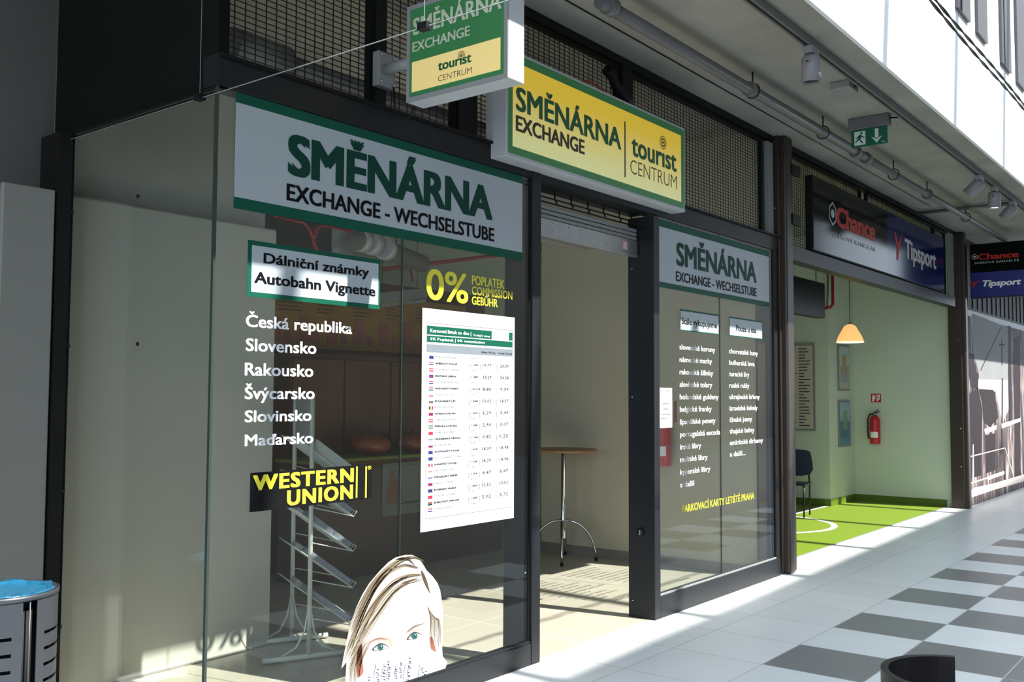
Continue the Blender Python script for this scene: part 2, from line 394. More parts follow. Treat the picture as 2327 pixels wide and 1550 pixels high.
# portal columns of bronze steel
def column(x, lab):
    t = empty('steel_column', (x+.10, .02, 0), lab, 'column', 'bronze columns between the shop fronts')
    t.location = (x+.10, .02, 0)
    bx('column_web', m_post, x, x+.05, -.02, .16, 0, 4.03, t, bevel=.006)
    bx('column_web', m_post, x+.03, x+.165, -.075, .14, 0, 4.03, t, bevel=.018)
    bx('column_flange', m_post, x+.165, x+.225, -.06, .10, .01, 4.03, t, bevel=.006)
    bx('flange_edge', m_alud, x+.225, x+.238, -.05, .06, .01, 4.03, t)
    for z in (.60, 1.15, 2.45, 3.35):
        MB().lathe([(0, 0), (.008, .001), (.008, .006), (0, .008)], (x-.001, .02, z), 8, Matrix.Rotation(R_(-90), 3, 'Y')).build('bolt', m_galv, t)
    return t
column(8.495, 'dark bronze steel column standing between the right window and the lime floored shop')
column(15.10, 'dark bronze steel column at the far side of the lime floored shop')
tag(bx('end_strip', m_alud, 8.34, 8.46, .02, .055, 3.085, 3.95), 'pale grey vertical strip between the wire mesh and the near column', 'strip')
tag(bx('end_strip', m_alud, 14.75, 15.0, .04, .07, 2.95, 4.0), 'pale grey vertical strip beside the far column above the lime floored shop', 'strip')

# ================================================================== WIRE MESH PANELS
def mesh_panel(x0, x1, z0, z1, lab, dx=.057, dz=.0275, y=.075):
    t = empty('wire_mesh_panel', ((x0+x1)/2, y, z0), lab, 'mesh panel', 'wire mesh panels above the shop fronts')
    b = MB(); r = .0021
    n = round((x1-x0)/dx)
    for i in range(1, n): x = x0+(x1-x0)*i/n; b.box(x-r, x+r, y-r, y+r, z0, z1)
    n = round((z1-z0)/dz)
    for i in range(1, n): z = z0+(z1-z0)*i/n; b.box(x0, x1, y+r, y+3*r, z-r, z+r)
    b.build('wire_grid', m_mesh, t)
    b = MB(); f = .022
    b.box(x0-f, x0, y-.02, y+.02, z0-f, z1+f); b.box(x1, x1+f, y-.02, y+.02, z0-f, z1+f); b.box(x0, x1, y-.02, y+.02, z0-f, z0); b.box(x0, x1, y-.02, y+.02, z1, z1+f)
    b.build('mesh_frame', m_black, t)
mesh_panel(2.53, 3.40, 3.11, 4.00, 'black wire mesh panel in the top left corner, left of the bracket post')
mesh_panel(3.52, 4.05, 3.11, 4.00, 'narrow black wire mesh panel behind the green hanging sign')
mesh_panel(4.26, 5.80, 3.11, 3.95, 'black wire mesh panel behind the yellow illuminated sign')
mesh_panel(6.02, 8.28, 3.09, 3.94, 'wide black wire mesh panel between the yellow sign and the near column', dx=.050)
mesh_panel(9.0, 11.0, 3.06, 3.94, 'black wire mesh panel above and left of the black betting sign', dx=.05)
mesh_panel(11.25, 14.0, 3.02, 3.94, 'black wire mesh panel behind the navy half of the betting sign', dx=.05)
mesh_panel(14.06, 14.60, 2.96, 3.94, 'small black wire mesh panel right of the navy betting sign', dx=.05)
for (x0, x1, lab) in ((3.40, 3.52, 'black upright post carrying the green hanging sign'), (4.07, 4.26, 'wide black upright post at the left end of the yellow sign'),
                      (5.84, 5.99, 'black upright post rising behind the right part of the yellow sign')):
    tag(bx('upright_post', m_black, x0+.005 if x0 > 3.5 else x0+.024, x1-.024, .035, .115, 3.085, 4.03), lab, 'post')
# top angle along the ceiling
struct(bx('trim_4', m_black, 2.51, 8.46, .03, .12, 3.975, 4.03))
struct(bx('trim_5', m_black, 8.75, 15.1, .03, .12, 3.975, 4.03))
# beam over lime shop
struct(bx('trim_6', m_frame, 8.74, 14.75, -.03, .10, 2.90, 3.035))
# cut stub on the post behind the yellow sign
t = empty('stub_bracket', (5.75, .0, 3.6), 'short black angled steel stub with loose orange wires above the yellow sign', 'bracket')
b = MB(); b.tube([(5.53, -.03, 3.84), (5.60, -.03, 3.82), (5.66, -.02, 3.76), (5.79, -.015, 3.70), (5.85, -.012, 3.69)], .040, 6); b.build('stub', m_black, t)
m_owire = mat('orange_wire', (.30, .05, .01), .5)
b = MB(); b.tube([(5.23, -.03, 3.685), (5.32, -.03, 3.71), (5.42, -.03, 3.70), (5.55, -.03, 3.67), (5.62, -.03, 3.645)], .004, 6); b.tube([(5.23, -.03, 3.68), (5.34, -.03, 3.70), (5.46, -.03, 3.68), (5.56, -.03, 3.645)], .004, 6)
b.build('wire', m_owire, t)

# ================================================================== ILLUMINATED YELLOW SIGN
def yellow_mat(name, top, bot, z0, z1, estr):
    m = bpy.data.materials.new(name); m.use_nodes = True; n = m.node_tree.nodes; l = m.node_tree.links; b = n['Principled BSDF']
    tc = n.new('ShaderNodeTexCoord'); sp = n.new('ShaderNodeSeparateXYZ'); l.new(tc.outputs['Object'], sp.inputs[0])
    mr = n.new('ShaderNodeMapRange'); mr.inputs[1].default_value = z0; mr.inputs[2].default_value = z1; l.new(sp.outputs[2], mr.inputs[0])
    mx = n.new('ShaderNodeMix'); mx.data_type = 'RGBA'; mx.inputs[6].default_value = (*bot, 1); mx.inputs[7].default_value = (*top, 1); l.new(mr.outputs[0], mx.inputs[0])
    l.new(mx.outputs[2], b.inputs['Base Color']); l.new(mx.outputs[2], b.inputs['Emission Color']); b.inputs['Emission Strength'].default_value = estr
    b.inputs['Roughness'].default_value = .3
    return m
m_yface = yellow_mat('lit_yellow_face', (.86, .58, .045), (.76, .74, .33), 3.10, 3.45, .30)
m_cream = mat('lit_cream_face', (.70, .54, .21), .35, var=.03, emit=(.74, .56, .22), estr=.34)
m_lgreen = mat('lit_green_film', (.035, .16, .06), .35, emit=(.02, .10, .03), estr=.3)
m_sgreen = mat('sign_letter_green', (.012, .12, .045), .4)
m_sbrown = mat('sign_letter_brown', (.045, .035, .02), .4)
ys = empty('illuminated_sign', (5.4, -.07, 3.0), 'long yellow illuminated box sign with green border above the open doorway', 'sign')
X0, X1, Z0, Z1 = 4.305, 6.47, 2.985, 3.625
bx('sign_box', m_alu, X0, X1, -.125, .03, Z0, Z1, ys, bevel=.006)
bx('green_border', m_lgreen, X0+.02, X1-.02, -.129, -.125, Z0+.025, Z1-.02, ys)
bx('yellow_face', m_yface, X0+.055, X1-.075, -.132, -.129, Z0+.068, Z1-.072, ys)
Y = -.132
fl('lettering', 'SMĚNÁRNA', m_sgreen, (1171.6, 250), (1411.3, 350), (1202.6, 261.3), (1203.2, 208), ys, Y=Y, bold=.04)
fl('lettering', 'EXCHANGE', m_sbrown, (1171.6, 280), (1328, 350), (1172.6, 296.8), (1172.6, 260.6), ys, Y=Y, bold=.045)
fl('lettering', 'tourıst', m_sgreen, (1434.5, 330), (1537, 370), (1435.5, 353), (1435.5, 303), ys, Y=Y, bold=.035)
fl('lettering', 'CENTRUM', m_sbrown, (1432, 390), (1537.7, 420), (1450.4, 399.7), (1450.4, 368.4), ys, Y=Y, bold=-.012)
a, b_ = at(1420, 276, Y), at(1420, 402.6, Y)
bx('divider_line', m_sbrown, a.x-.007, a.x+.007, Y-.0012, Y, b_.z, a.z, ys)
def target(c, U, Nn, rs, parent, m, name='target_symbol'):
    b = MB(); c = Vector(c); U = Vector(U); W = Vector((0, 0, 1)); Nn = Vector(Nn)*.0015
    for r0, r1 in rs:
        for k in range(28):
            t0, t1 = 2*math.pi*k/28, 2*math.pi*(k+1)/28
            b.poly([c+Nn+U*(r*math.cos(t))+W*(r*math.sin(t)) for r, t in ((r0, t0), (r1, t0), (r1, t1), (r0, t1))])
    return b.build(name, m, parent)
target(at(1506.5, 324, Y), (1, 0, 0), (0, -1, 0), ((0.001, .011), (.022, .033), (.043, .049)), ys, m_sbrown)

# ================================================================== GREEN HANGING SIGN
bs = empty('hanging_sign', (3.45, -.5, 3.06), 'green and cream double-sided box sign sticking out on a bracket above the left window', 'sign')
XB = 3.39; y0, y1 = -.222, -.862; zb, zt = 3.052, 3.535
bx('sign_box', m_alu, XB+.004, 3.512, y1, y0, zb, zt, bs, bevel=.004)
b = MB(); fr = .022
for yy0, yy1, zz0, zz1 in ((y0-fr, y0, zb, zt), (y1, y1+fr, zb, zt), (y1+fr, y0-fr, zb, zb+fr), (y1+fr, y0-fr, zt-fr, zt)): b.box(XB-.004, XB+.004, yy0, yy1, zz0, zz1)
b.build('face_frame', m_alud, bs)
bx('green_film', m_lgreen, XB, XB+.004, y1+fr, y0-fr, zb+fr, zt-fr, bs)
pa = [atx(*p, XB) for p in ((937, 140.3), (1138, 86.5), (1137, 160.3), (936, 208))]
yl = (pa[0].y+pa[3].y)/2; yr = (pa[1].y+pa[2].y)/2; zlo = (pa[2].z+pa[3].z)/2; zhi = (pa[0].z+pa[1].z)/2
bx('cream_panel', m_cream, XB-.002, XB, yr, yl, zlo, zhi, bs)
m_pale = mat('pale_sign_letters', (.52, .56, .42), .45)
sl('lettering', 'SMĚNÁRNA', m_pale, XB-.001, (939.4, 60), (1140, 15), (942, 80.6), (943, 42), bs, bold=.03)
sl('lettering', 'EXCHANGE', m_pale, XB-.001, (938, 110), (1068.4, 80), (939.4, 118.7), (939.4, 97), bs, bold=.03)
sl('lettering', 'tourıst', m_sgreen, XB-.002, (996, 155), (1071.6, 140), (996.8, 161.3), (996.8, 139), bs, bold=.035)
sl('lettering', 'CENTRUM', m_sbrown, XB-.002, (996, 180), (1072, 165), (998.4, 185.5), (998.4, 172), bs, bold=-.012)
target(atx(1048.5, 126.5, XB-.002), (0, -1, 0), (-1, 0, 0), ((.001, .006), (.011, .014), (.019, .022)), bs, m_sbrown)
br = MB(); br.box(3.40, 3.52, -.012, .035, 3.19, 3.37); br.build('bracket_plate', m_alud, bs, bevel=.004)
MB().tube([(3.45, -.01, 3.28), (3.45, -.225, 3.28)], .028, 14).build('bracket_arm', m_alud, bs)
for x, z in ((3.415, 3.21), (3.415, 3.35), (3.505, 3.21), (3.505, 3.35)): MB().lathe([(0, 0), (.008, 0), (.008, .012), (0, .014)], (x, -.012, z), 6, Matrix.Rotation(R_(90), 3, 'X')).build('bolt', m_galv, bs)
b = MB(); b.tube([(3.50, -.02, 3.20), (3.50, -.03, 3.08), (3.53, -.05, 3.03), (3.57, -.07, 3.05), (3.56, -.12, 3.12), (3.50, -.2, 3.15)], .005, 6); b.build('power_cable', m_black, bs)

# ================================================================== WINDOW STICKERS
def sticker_banner(name, lab, x0, x1, z0, z1, wx0, wx1, wz0, wz1):
    t = empty(name, ((x0+x1)/2, -.002, z0), lab, 'window sticker')
    bx('green_band', m_green, x0, x1, -.0015, -.0006, z0, z1, t); bx('white_field', m_vwhite, wx0, wx1, -.0022, -.0015, wz0, wz1, t)
    return t
t = sticker_banner('window_banner', 'large white and green sticker banner across the top of the left window', 2.548, 4.622, 2.422, 2.940, 2.549, 4.621, 2.473, 2.893)
Y = -.0024
fl('lettering', 'SMĚNÁRNA', m_ltgreen, (654, 360), (1119, 480), (717.7, 409.7), (722.6, 319.4), t, Y=Y, bold=.056, off=.0006, reslv=6)
fl('lettering', 'EXCHANGE - WECHSELSTUBE', m_ltblack, (651, 440), (1123, 540), (653, 454.8), (651.6, 416), t, Y=Y, bold=.038, off=.0006)
t = sticker_banner('window_banner', 'white and green sticker banner across the top of the right window', 6.288, 8.290, 2.416, 2.925, 6.289, 8.289, 2.457, 2.870)
fl('lettering', 'SMĚNÁRNA', m_ltgreen, (1536.7, 575), (1719.3, 640), (1558.9, 607.3), (1560.8, 555.9), t, Y=Y, bold=.045, off=.0006, reslv=5)
fl('lettering', 'EXCHANGE - WECHSELSTUBE', m_ltblack, (1535.9, 630), (1719.3, 670), (1535.9, 638), (1537, 616), t, Y=Y, bold=.034, off=.0006)
t = sticker_banner('vignette_sticker', 'green framed white motorway vignette sticker above the list of countries', 2.628, 3.437, 2.041, 2.293, 2.649, 3.425, 2.063, 2.272)
fl('lettering', 'Dálniční známky', m_ltblack, (598.7, 590), (838.3, 620), (598.7, 597.5), (598.7, 574), t, Y=Y, bold=.032, off=.0006)
fl('lettering', 'Autobahn Vignette', m_ltblack, (577.8, 630), (852.8, 670), (577.8, 642.2), (581, 617), t, Y=Y, bold=.032, off=.0006)
t = sticker_banner('notice_sticker', 'small green framed white sticker above the left currency list in the right window', 6.61, 7.27, 2.11, 2.276, 6.617, 7.263, 2.118, 2.262)
fl('lettering', 'Stále vykupujeme', m_ltblack, (1548.9, 730), (1629.3, 740), (1549.4, 736), (1549.4, 721.5), t, Y=Y, bold=.02, off=.0006)
t = sticker_banner('notice_sticker', 'small green framed white sticker above the right currency list in the right window', 7.466, 8.132, 2.112, 2.275, 7.473, 8.125, 2.12, 2.262)
fl('lettering', 'Pouze u nás', m_ltblack, (1673, 745), (1718.2, 750), (1673, 751.7), (1673, 738), t, Y=Y, bold=.02, off=.0006)

t = empty('country_lettering', (2.9, -.001, 1.35), 'list of six country names in white lettering on the left window', 'window lettering')
for s, x1, bz, cz in (('Česká republika', 799.7, 742, 714), ('Slovensko', 718.4, 797, 768.5), ('Rakousko', 711.4, 853, 824), ('Švýcarsko', 714.5, 907, 879), ('Slovinsko', 707, 959.5, 933), ('Maďarsko', 711, 1014, 988)):
    fl('text_line', s, m_vwhite2, (558 if bz < 800 else 555.5, bz), (x1, bz), (556, bz), (556, cz), t, bold=.026, off=.001)
t = empty('money_transfer_sticker', (3.03, -.001, 1.09), 'black money transfer sticker with bold yellow capitals below the country list', 'window sticker')
bx('black_panel', m_yelpanel, 2.664, 3.397, -.0015, -.0006, 1.091, 1.263, t)
fl('lettering', 'WESTERN', m_ltyel, (574.5, 1100), (803.4, 1090), (579.8, 1115.3), (579.8, 1079.8), t, Y=Y, bold=.055, space=1.14, off=.0006)
fl('lettering', 'UNION', m_ltyel, (651.9, 1130), (801.6, 1120), (655, 1149), (655, 1114.3), t, Y=Y, bold=.055, space=1.14, off=.0006)
for px in (811, 832):
    a = at(px, 1060, Y); b_ = at(px, 1131, Y); bx('bar', m_ltyel, a.x-.005, a.x+.005, Y-.0006, Y, b_.z, a.z, t)
fl('lettering', '®', m_ltyel, (835.5, 1063), (843.5, 1063), (839, 1067), (839, 1059), t, Y=Y, bold=.0, off=.0006)
t = empty('zero_percent_lettering', (4.1, -.001, 2.1), 'large yellow zero percent lettering with three small words above the rate poster', 'window lettering')
fl('figure', '0%', m_ltyel, (968.3, 650), (1063.6, 660), (985.5, 681), (985.5, 612), t, bold=.02, off=.001, reslv=6)
m_dimyel = m_ltyel
for s, x1, bz, cz in (('POPLATEK', 1145.8, 646.5, 625.5), ('COMMISSION', 1163.9, 669, 650), ('GEBÜHR', 1130.5, 691.5, 673)):
    fl('text_line', s, m_ltyel, (1071.8, bz), (x1, bz), (1071.8, bz), (1071.8, cz), t, bold=.024, off=.001)
z1 = at(1544, 794, 0).z; z12 = at(1545, 1108, 0).z; ch = .040
def currency_list(lab, items, px, za, zb_):
    t = empty('currency_list', (at(px, 900).x+.3, -.001, zb_), lab, 'window lettering', 'currency lists in the right window')
    xa = at(px, 900).x
    for i, (s, x1) in enumerate(items):
        z = za + (zb_-za)*i/(len(items)-1)
        yy = 794
        xb = at(x1, 900).x
        letter('text_line', s, m_vwhite2, (0, 0, 0), (1, 0, 0), xa, xb, z, z+ch, t, bold=.02, off=.001)
currency_list('longer list of twelve white currency names in the right window, left column', (('slovenské koruny', 1625.3), ('německé marky', 1618), ('rakouské šilinky', 1620.4), ('slovinské tolary', 1618), ('holandské guldeny', 1632.5),
    ('belgické franky', 1616.4), ('španělské pesety', 1625), ('portugalská escuda', 1635.6), ('irské libry', 1592), ('maltské libry', 1606.5), ('kyperské libry', 1612.5), ('a další', 1576.4)), 1544.3, z1, z12)
currency_list('shorter list of nine white currency names and closing dots, right column', (('chorvatské kuny', 1722.8), ('bulharská leva', 1715), ('turecké liry', 1702.5), ('ruské rubly', 1702.5), ('ukrajinské hřivny', 1726), ('izraelské šekely', 1720.7),
    ('čínské juany', 1708.3), ('thajské bahty', 1713), ('emirátské dirhamy', 1732.4), ('a další...', 1692.4)), 1657.3, at(1657, 803).z, at(1658, 1038).z)
t = empty('parking_lettering', (7.3, -.001, .71), 'yellow line of parking card lettering low on the right window', 'window lettering')
fl('text_line', 'PARKOVACÍ KARTY LETIŠTĚ PRAHA', m_ltyel, (1549.7, 1150), (1713.6, 1130), (1550.5, 1165), (1550.5, 1148), t, bold=.024, off=.001)
t = empty('paper_notice', (6.375, -.001, 1.37), 'small white paper notice taped by the left edge of the right window', 'notice')
bx('sheet', m_paper, 6.275, 6.478, -.0016, -.0004, 1.373, 1.668, t)
b = MB()
for z, a, c in ((1.645, 6.30, 6.33), (1.645, 6.37, 6.44), (1.55, 6.33, 6.43), (1.51, 6.34, 6.42), (1.47, 6.31, 6.44), (1.44, 6.31, 6.40)): b.box(a, c, -.0021, -.0016, z, z+.004)
b.build('printed_lines', m_ltblack, t)
# ---- exchange rate poster
rp = empty('rate_poster', (4.15, -.001, .886), 'tall white exchange rate poster with flags on the left window', 'poster')
PX0, PX1, PZ0, PZ1 = 3.751, 4.550, .886, 2.073
m_sheet = mat('poster_paper', (.52, .53, .55), .7, var=.01, spec=.1)
bx('sheet', m_sheet, PX0, PX1, -.0018, -.0004, PZ0, PZ1, rp)
m_ink = mat('poster_ink', (.035, .035, .05), .6); m_inkl = mat('poster_hand_ink', (.07, .075, .09), .6); m_hgrey = mat('poster_grey_band', (.17, .20, .23), .6)
YP = -.0018
def zz(f): return PZ1 - f*(PZ1-PZ0)          # f: 0 top .. 1 bottom
def xx(f): return PX0 + f*(PX1-PX0)
b = MB()
bl, brr, bt, bb = .045, .975, .065, .945
for a in ((bl, brr, bt, bt+.0015), (bl, brr, bb-.0015, bb), (bl, bl+.002, bt, bb), (brr-.002, brr, bt, bb), (bl, brr, .155, .156)): b.box(xx(a[0]), xx(a[1]), YP-.0004, YP, zz(a[3]), zz(a[2]))
for i in range(12):
    z = .225 + (i*2+1)*.0286
    for fx in (.485, .60, .79): b.box(xx(fx), xx(fx)+.003, YP-.0004, YP, zz(z+.015), zz(z-.012))
b.build('ruled_lines', m_ink, rp)
b = MB(); b.box(xx(bl), xx(brr), YP-.0004, YP, zz(.118), zz(.078)); b.box(xx(bl), xx(brr), YP-.0004, YP, zz(.152), zz(.123)); b.build('green_header', m_green, rp)
b = MB(); b.box(xx(bl), xx(brr), YP-.0004, YP, zz(.198), zz(.162)); b.build('grey_header', m_hgrey, rp)
b = MB(); b.box(xx(.73), xx(.93), YP-.0008, YP-.0004, zz(.120), zz(.076)); b.build('date_box', m_sheet, rp)
def pt(s, m, fx0, fx1, fz, h, mbx, bold=.02, up=0.0006):
    letter('', s, m, (0, YP, 0), (1, 0, 0), xx(fx0), xx(fx1), zz(fz), zz(fz)+h, None, bold=bold, off=up, mb=mbx, reslv=1)
hb = MB(); pt('Kurzovní lístek ze dne |', m_paper, .075, .50, .107, .019, hb, .03); pt("Today's rates", m_paper, .52, .71, .110, .012, hb); pt('0% Poplatek | 0% commission', m_paper, .075, .65, .143, .015, hb, .03)
hb.build('header_lettering', m_paper, rp)
names = [('EVROPSKÁ UNIE', 'EUR'), ('AMERICKÝ DOLAR', '1 USD'), ('ŠVÝCARSKÝ FRANK', 'CHF'), ('BRITSKÁ LIBRA', '1 GBP'), ('CHORVATSKÁ KUNA', 'HRK'), ('MAĎARSKÝ FORINT', '100 HUF'), ('POLSKÝ ZLOTÝ', 'PLN'), ('BULHARSKÝ LEV', '1 BGN'),
         ('RUMUNSKÝ LEU', 'RON'), ('NORSKÁ KORUNA', '1 NOK'), ('DÁNSKÁ KORUNA', 'DKK'), ('ŠVÉDSKÁ KORUNA', '1 SEK'), ('TURECKÁ LIRA', 'TRY'), ('UKRAJINSKÁ HŘIVNA', '1 UAH'), ('RUSKÝ RUBL', 'RUB'), ('AUSTRALSKÝ DOLAR', '1 AUD'),
         ('NOVOZÉLANDSKÝ DOLAR', 'NZD'), ('KANADSKÝ DOLAR', '1 CAD'), ('JAPONSKÝ JEN', 'JPY'), ('IZRAELSKÝ ŠEKEL', '1 ILS'), ('SRBSKÝ DINÁR', 'RSD'), ('BOSENSKÁ MARKA', '1 BAM'), ('TUNISKÝ DINÁR', 'TND'), ('EMIRÁTSKÝ DIRHAM', '1 AED'), ('THAJSKÝ BAHT', 'THB')]
rates = ['19,77', '20,39', '33,29', '34,38', '8,80', '9,39', '13,02', '14,37', '3,29', '3,45', '2,90', '3,07', '0,82', '1,25', '18,39', '18,98', '18,29', '18,98', '4,47', '5,47', '12,52', '13,52', '5,02', '5,72']
for i, (s, c) in enumerate(names):
    f = .222 + i*.0286; mm = MB(); wd = min(.27, .014*len(s)+.03)
    pt(s, None, .13, .13+wd, f, .0095, mm, .04 if i % 2 else .0); pt(c, None, .51, .51+.012*len(c)+.01, f - (0 if i % 2 else .002), .0085, mm, .03 if i % 2 else 0)
    mm.build('currency_row', m_ink if i % 2 else m_inkl, rp)
    if i % 2:
        mm = MB(); pt(rates[(i-1) % len(rates)], None, .63, .73, f+.004, .018, mm, .012); pt(rates[i % len(rates)], None, .83, .93, f+.004, .018, mm, .012); mm.build('handwritten_rate', m_inkl, rp)
mm = MB(); pt('Nákup / We buy', None, .615, .775, .188, .010, mm, .03); pt('Prodej / We sell', None, .81, .965, .188, .010, mm, .03); mm.build('column_title', m_ink, rp)
FC = {'r': (.45, .01, .04), 'w': (.52, .53, .55), 'b': (.012, .02, .16), 'g': (.008, .12, .05), 'y': (.55, .40, .01), 'k': (.01, .01, .01), 'p': (.45, .07, .17)}
FM = {k: mat('flag_'+k, v, .6) for k, v in FC.items()}
flags = ['b', 'rwb', 'rwr', 'brb', 'rwb', 'rwg', 'wp', 'wgr', 'byr', 'rbr', 'rwr', 'gwg', 'r', 'wgw', 'wbr', 'b', 'b', 'rwr', 'wpw', 'wbw', 'rbr', 'bkb', 'r', 'rgk', 'rwb']
for i, fs in enumerate(flags):
    f = .222 + i*.0286; za, zq = zz(f-.0085), zz(f+.004)-.002; n = len(fs); mm = MB()
    for k, chh in enumerate(fs):
        if i in (8, 17): mm.box(xx(.070)+k*.034/n, xx(.070)+(k+1)*.034/n, YP-.0007, YP, zq, za)
        else: mm.box(xx(.070), xx(.070)+.034, YP-.0007, YP, zq+(za-zq)*(n-1-k)/n, zq+(za-zq)*(n-k)/n)
    o = mm.build('flag', FM[fs[0]], rp)
    for chh in fs[1:]: o.data.materials.append(FM[chh])
    for p in o.data.polygons: p.material_index = p.index//6

# ---- cut-out sticker of a blond woman's face behind a fan of banknotes
fc = empty('face_cutout_sticker', (3.6, -.001, .4), "cut-out sticker of a blond woman's face above a fan of banknotes", 'window sticker')
def Z(x, y): p = at(750+x/4.843, 1230+y/4.843, 0); return (p.x, p.z)
def fpoly(pts, k, b): b.poly([(x, -.0018-.00035*k, z) for x, z in (Z(*p) for p in pts)][::-1])
def smooth(pts, n=4, closed=True):
    out = []; L = len(pts)
    for i in range(L if closed else L-1):
        p0 = pts[(i-1) % L] if closed or i > 0 else pts[i]; p1 = pts[i]; p2 = pts[(i+1) % L]; p3 = pts[(i+2) % L] if closed or i < L-2 else p2
        for j in range(n):
            t = j/n
            out.append(tuple(.5*((2*b)+(-a+c)*t+(2*a-5*b+4*c-d)*t*t+(-a+3*b-3*c+d)*t**3) for a, b, c, d in zip(p0, p1, p2, p3)))
    if not closed: out.append(pts[-1])
    return out
m_hair = mat('print_hair_light', (.42, .395, .36), .5, var=.12, vscale=9); m_haird = mat('print_hair_dark', (.065, .045, .032), .5, var=.3, vscale=20); m_hairm = mat('print_hair_mid', (.19, .145, .095), .5, var=.25, vscale=15)
m_skin = mat('print_skin', (.62, .53, .50), .5, var=.02); m_skins = mat('print_skin_shade', (.42, .27, .22), .5, var=.1); m_ear = mat('print_ear_shade', (.24, .08, .05), .5, var=.1)
m_iris = mat('print_iris', (.012, .085, .08), .4); m_lash = mat('print_lash', (.03, .025, .03), .5); m_brow = mat('print_brow', (.17, .11, .095), .5, var=.2, vscale=40)
m_note = mat('print_note', (.58, .57, .62), .5, var=.02); m_nink = mat('print_note_ink', (.025, .022, .06), .5)
out = [(765, 165), (830, 150), (900, 150), (960, 180), (1010, 235), (1060, 320), (1130, 390), (1180, 460), (1210, 540), (1225, 640), (1240, 760), (1238, 900), (1235, 1050), (1232, 1180), (1236, 1265), (1280, 1325), (1262, 1400), (1180, 1500), (1150, 1620), (160, 1620), (172, 1450), (178, 1330), (122, 1403), (145, 1270), (190, 1050), (230, 880), (290, 720), (350, 590), (430, 460), (540, 330), (640, 230), (715, 180)]
b = MB(); fpoly(out, 0, b); b.build('hair', m_hair, fc)
skin = smooth([(560, 700), (690, 590), (830, 510), (960, 445), (1010, 440), (1055, 520), (1080, 620), (1090, 780), (1098, 950), (1110, 1120), (1090, 1190), (1100, 1290), (900, 1330), (560, 1420), (370, 1440), (352, 1300), (350, 1120), (380, 1010), (430, 900)], 3)
b = MB(); fpoly(skin, 1, b); b.build('face', m_skin, fc)
b = MB()
def strand(pts, w0, bb, k=2):
    P = [Vector(p) for p in smooth([tuple(p) for p in pts], 5, False)]; n = len(P)
    for i in range(n-1):
        d = (P[i+1]-P[i]).normalized(); q = Vector((-d.y, d.x)); a = w0*math.sin(math.pi*(i/(n-1))**.8)+1; c = w0*math.sin(math.pi*((i+1)/(n-1))**.8)+1
        fpoly([P[i]+q*a/2, P[i+1]+q*c/2, P[i+1]-q*c/2, P[i]-q*a/2], k, bb)
base = [[(960, 300), (800, 270), (640, 340), (500, 500), (400, 680), (320, 860), (250, 1050), (195, 1200)],
        [(990, 370), (860, 380), (720, 440), (590, 560), (470, 720), (370, 900), (280, 1080), (180, 1290)],
        [(1000, 430), (860, 460), (740, 530), (640, 640), (540, 780), (440, 930), (350, 1080), (230, 1260)],
        [(1030, 220), (900, 180), (760, 220), (620, 320), (500, 450), (400, 620), (310, 800), (230, 1000)]]
rnd = random.Random(3); bl_ = MB(); bm_ = MB()
for s in base:
    for k in range(15):
        dx, dy = rnd.uniform(-48, 48), rnd.uniform(-36, 36); i0 = rnd.choice((0, 0, 1, 2))
        strand([(x+dx*(.3+.1*j), y+dy*(.3+.12*j)) for j, (x, y) in enumerate(s)][i0:], rnd.uniform(5, 13), (b if k % 2 == 0 else bm_), 3 if k % 2 else 2)
for k in range(9):
    x = 215+k*14; strand([(x+150-k*3, 1060+k*5), (x+60, 1220), (x, 1380), (x-8, 1560)], rnd.uniform(6, 15), b if k % 3 == 1 else bm_, 4)
for k in range(8):
    x = 1105+k*13; strand([(x-40, 700+k*25), (x, 860), (x-5+k*3, 1000), (x-20+k*4, 1180)], rnd.uniform(4, 9), bm_ if k % 3 else b, 4)
strand([(1000, 320), (1030, 400), (1060, 480), (1095, 570)], 34, b, 4); strand([(780, 465), (860, 440), (960, 405)], 20, b, 4); strand([(720, 200), (790, 190), (870, 210), (930, 270)], 26, b, 3)
b.build('dark_strand', m_haird, fc); bm_.build('tan_strand', m_hairm, fc)
b = MB(); fpoly(smooth([(300, 1200), (345, 1130), (350, 1300), (362, 1440), (300, 1490), (285, 1350)], 4), 4, b); b.build('ear', m_ear, fc); b = MB(); fpoly(smooth([(1100, 1050), (1130, 1080), (1150, 1160), (1165, 1250), (1110, 1180)], 4), 4, b); b.build('ear', m_ear, fc)
b = MB(); fpoly(smooth([(400, 1130), (470, 1075), (560, 1050), (650, 1062), (678, 1110), (690, 1190), (665, 1260), (672, 1180), (640, 1120), (560, 1095), (470, 1110)], 4), 2, b)
fpoly(smooth([(820, 1100), (850, 1030), (900, 985), (980, 965), (1050, 985), (960, 990), (880, 1030)], 4), 2, b); b.build('eyelid_shade', m_skins, fc)
b = MB(); fpoly(smooth([(415, 1128), (470, 1083), (550, 1062), (640, 1082), (550, 1078), (470, 1098)], 4), 3, b); fpoly(smooth([(832, 1008), (870, 965), (930, 925), (1040, 903), (940, 945), (880, 985)], 4), 3, b); b.build('eyebrow', m_brow, fc)
eye = MB(); iris = MB(); lash = MB()
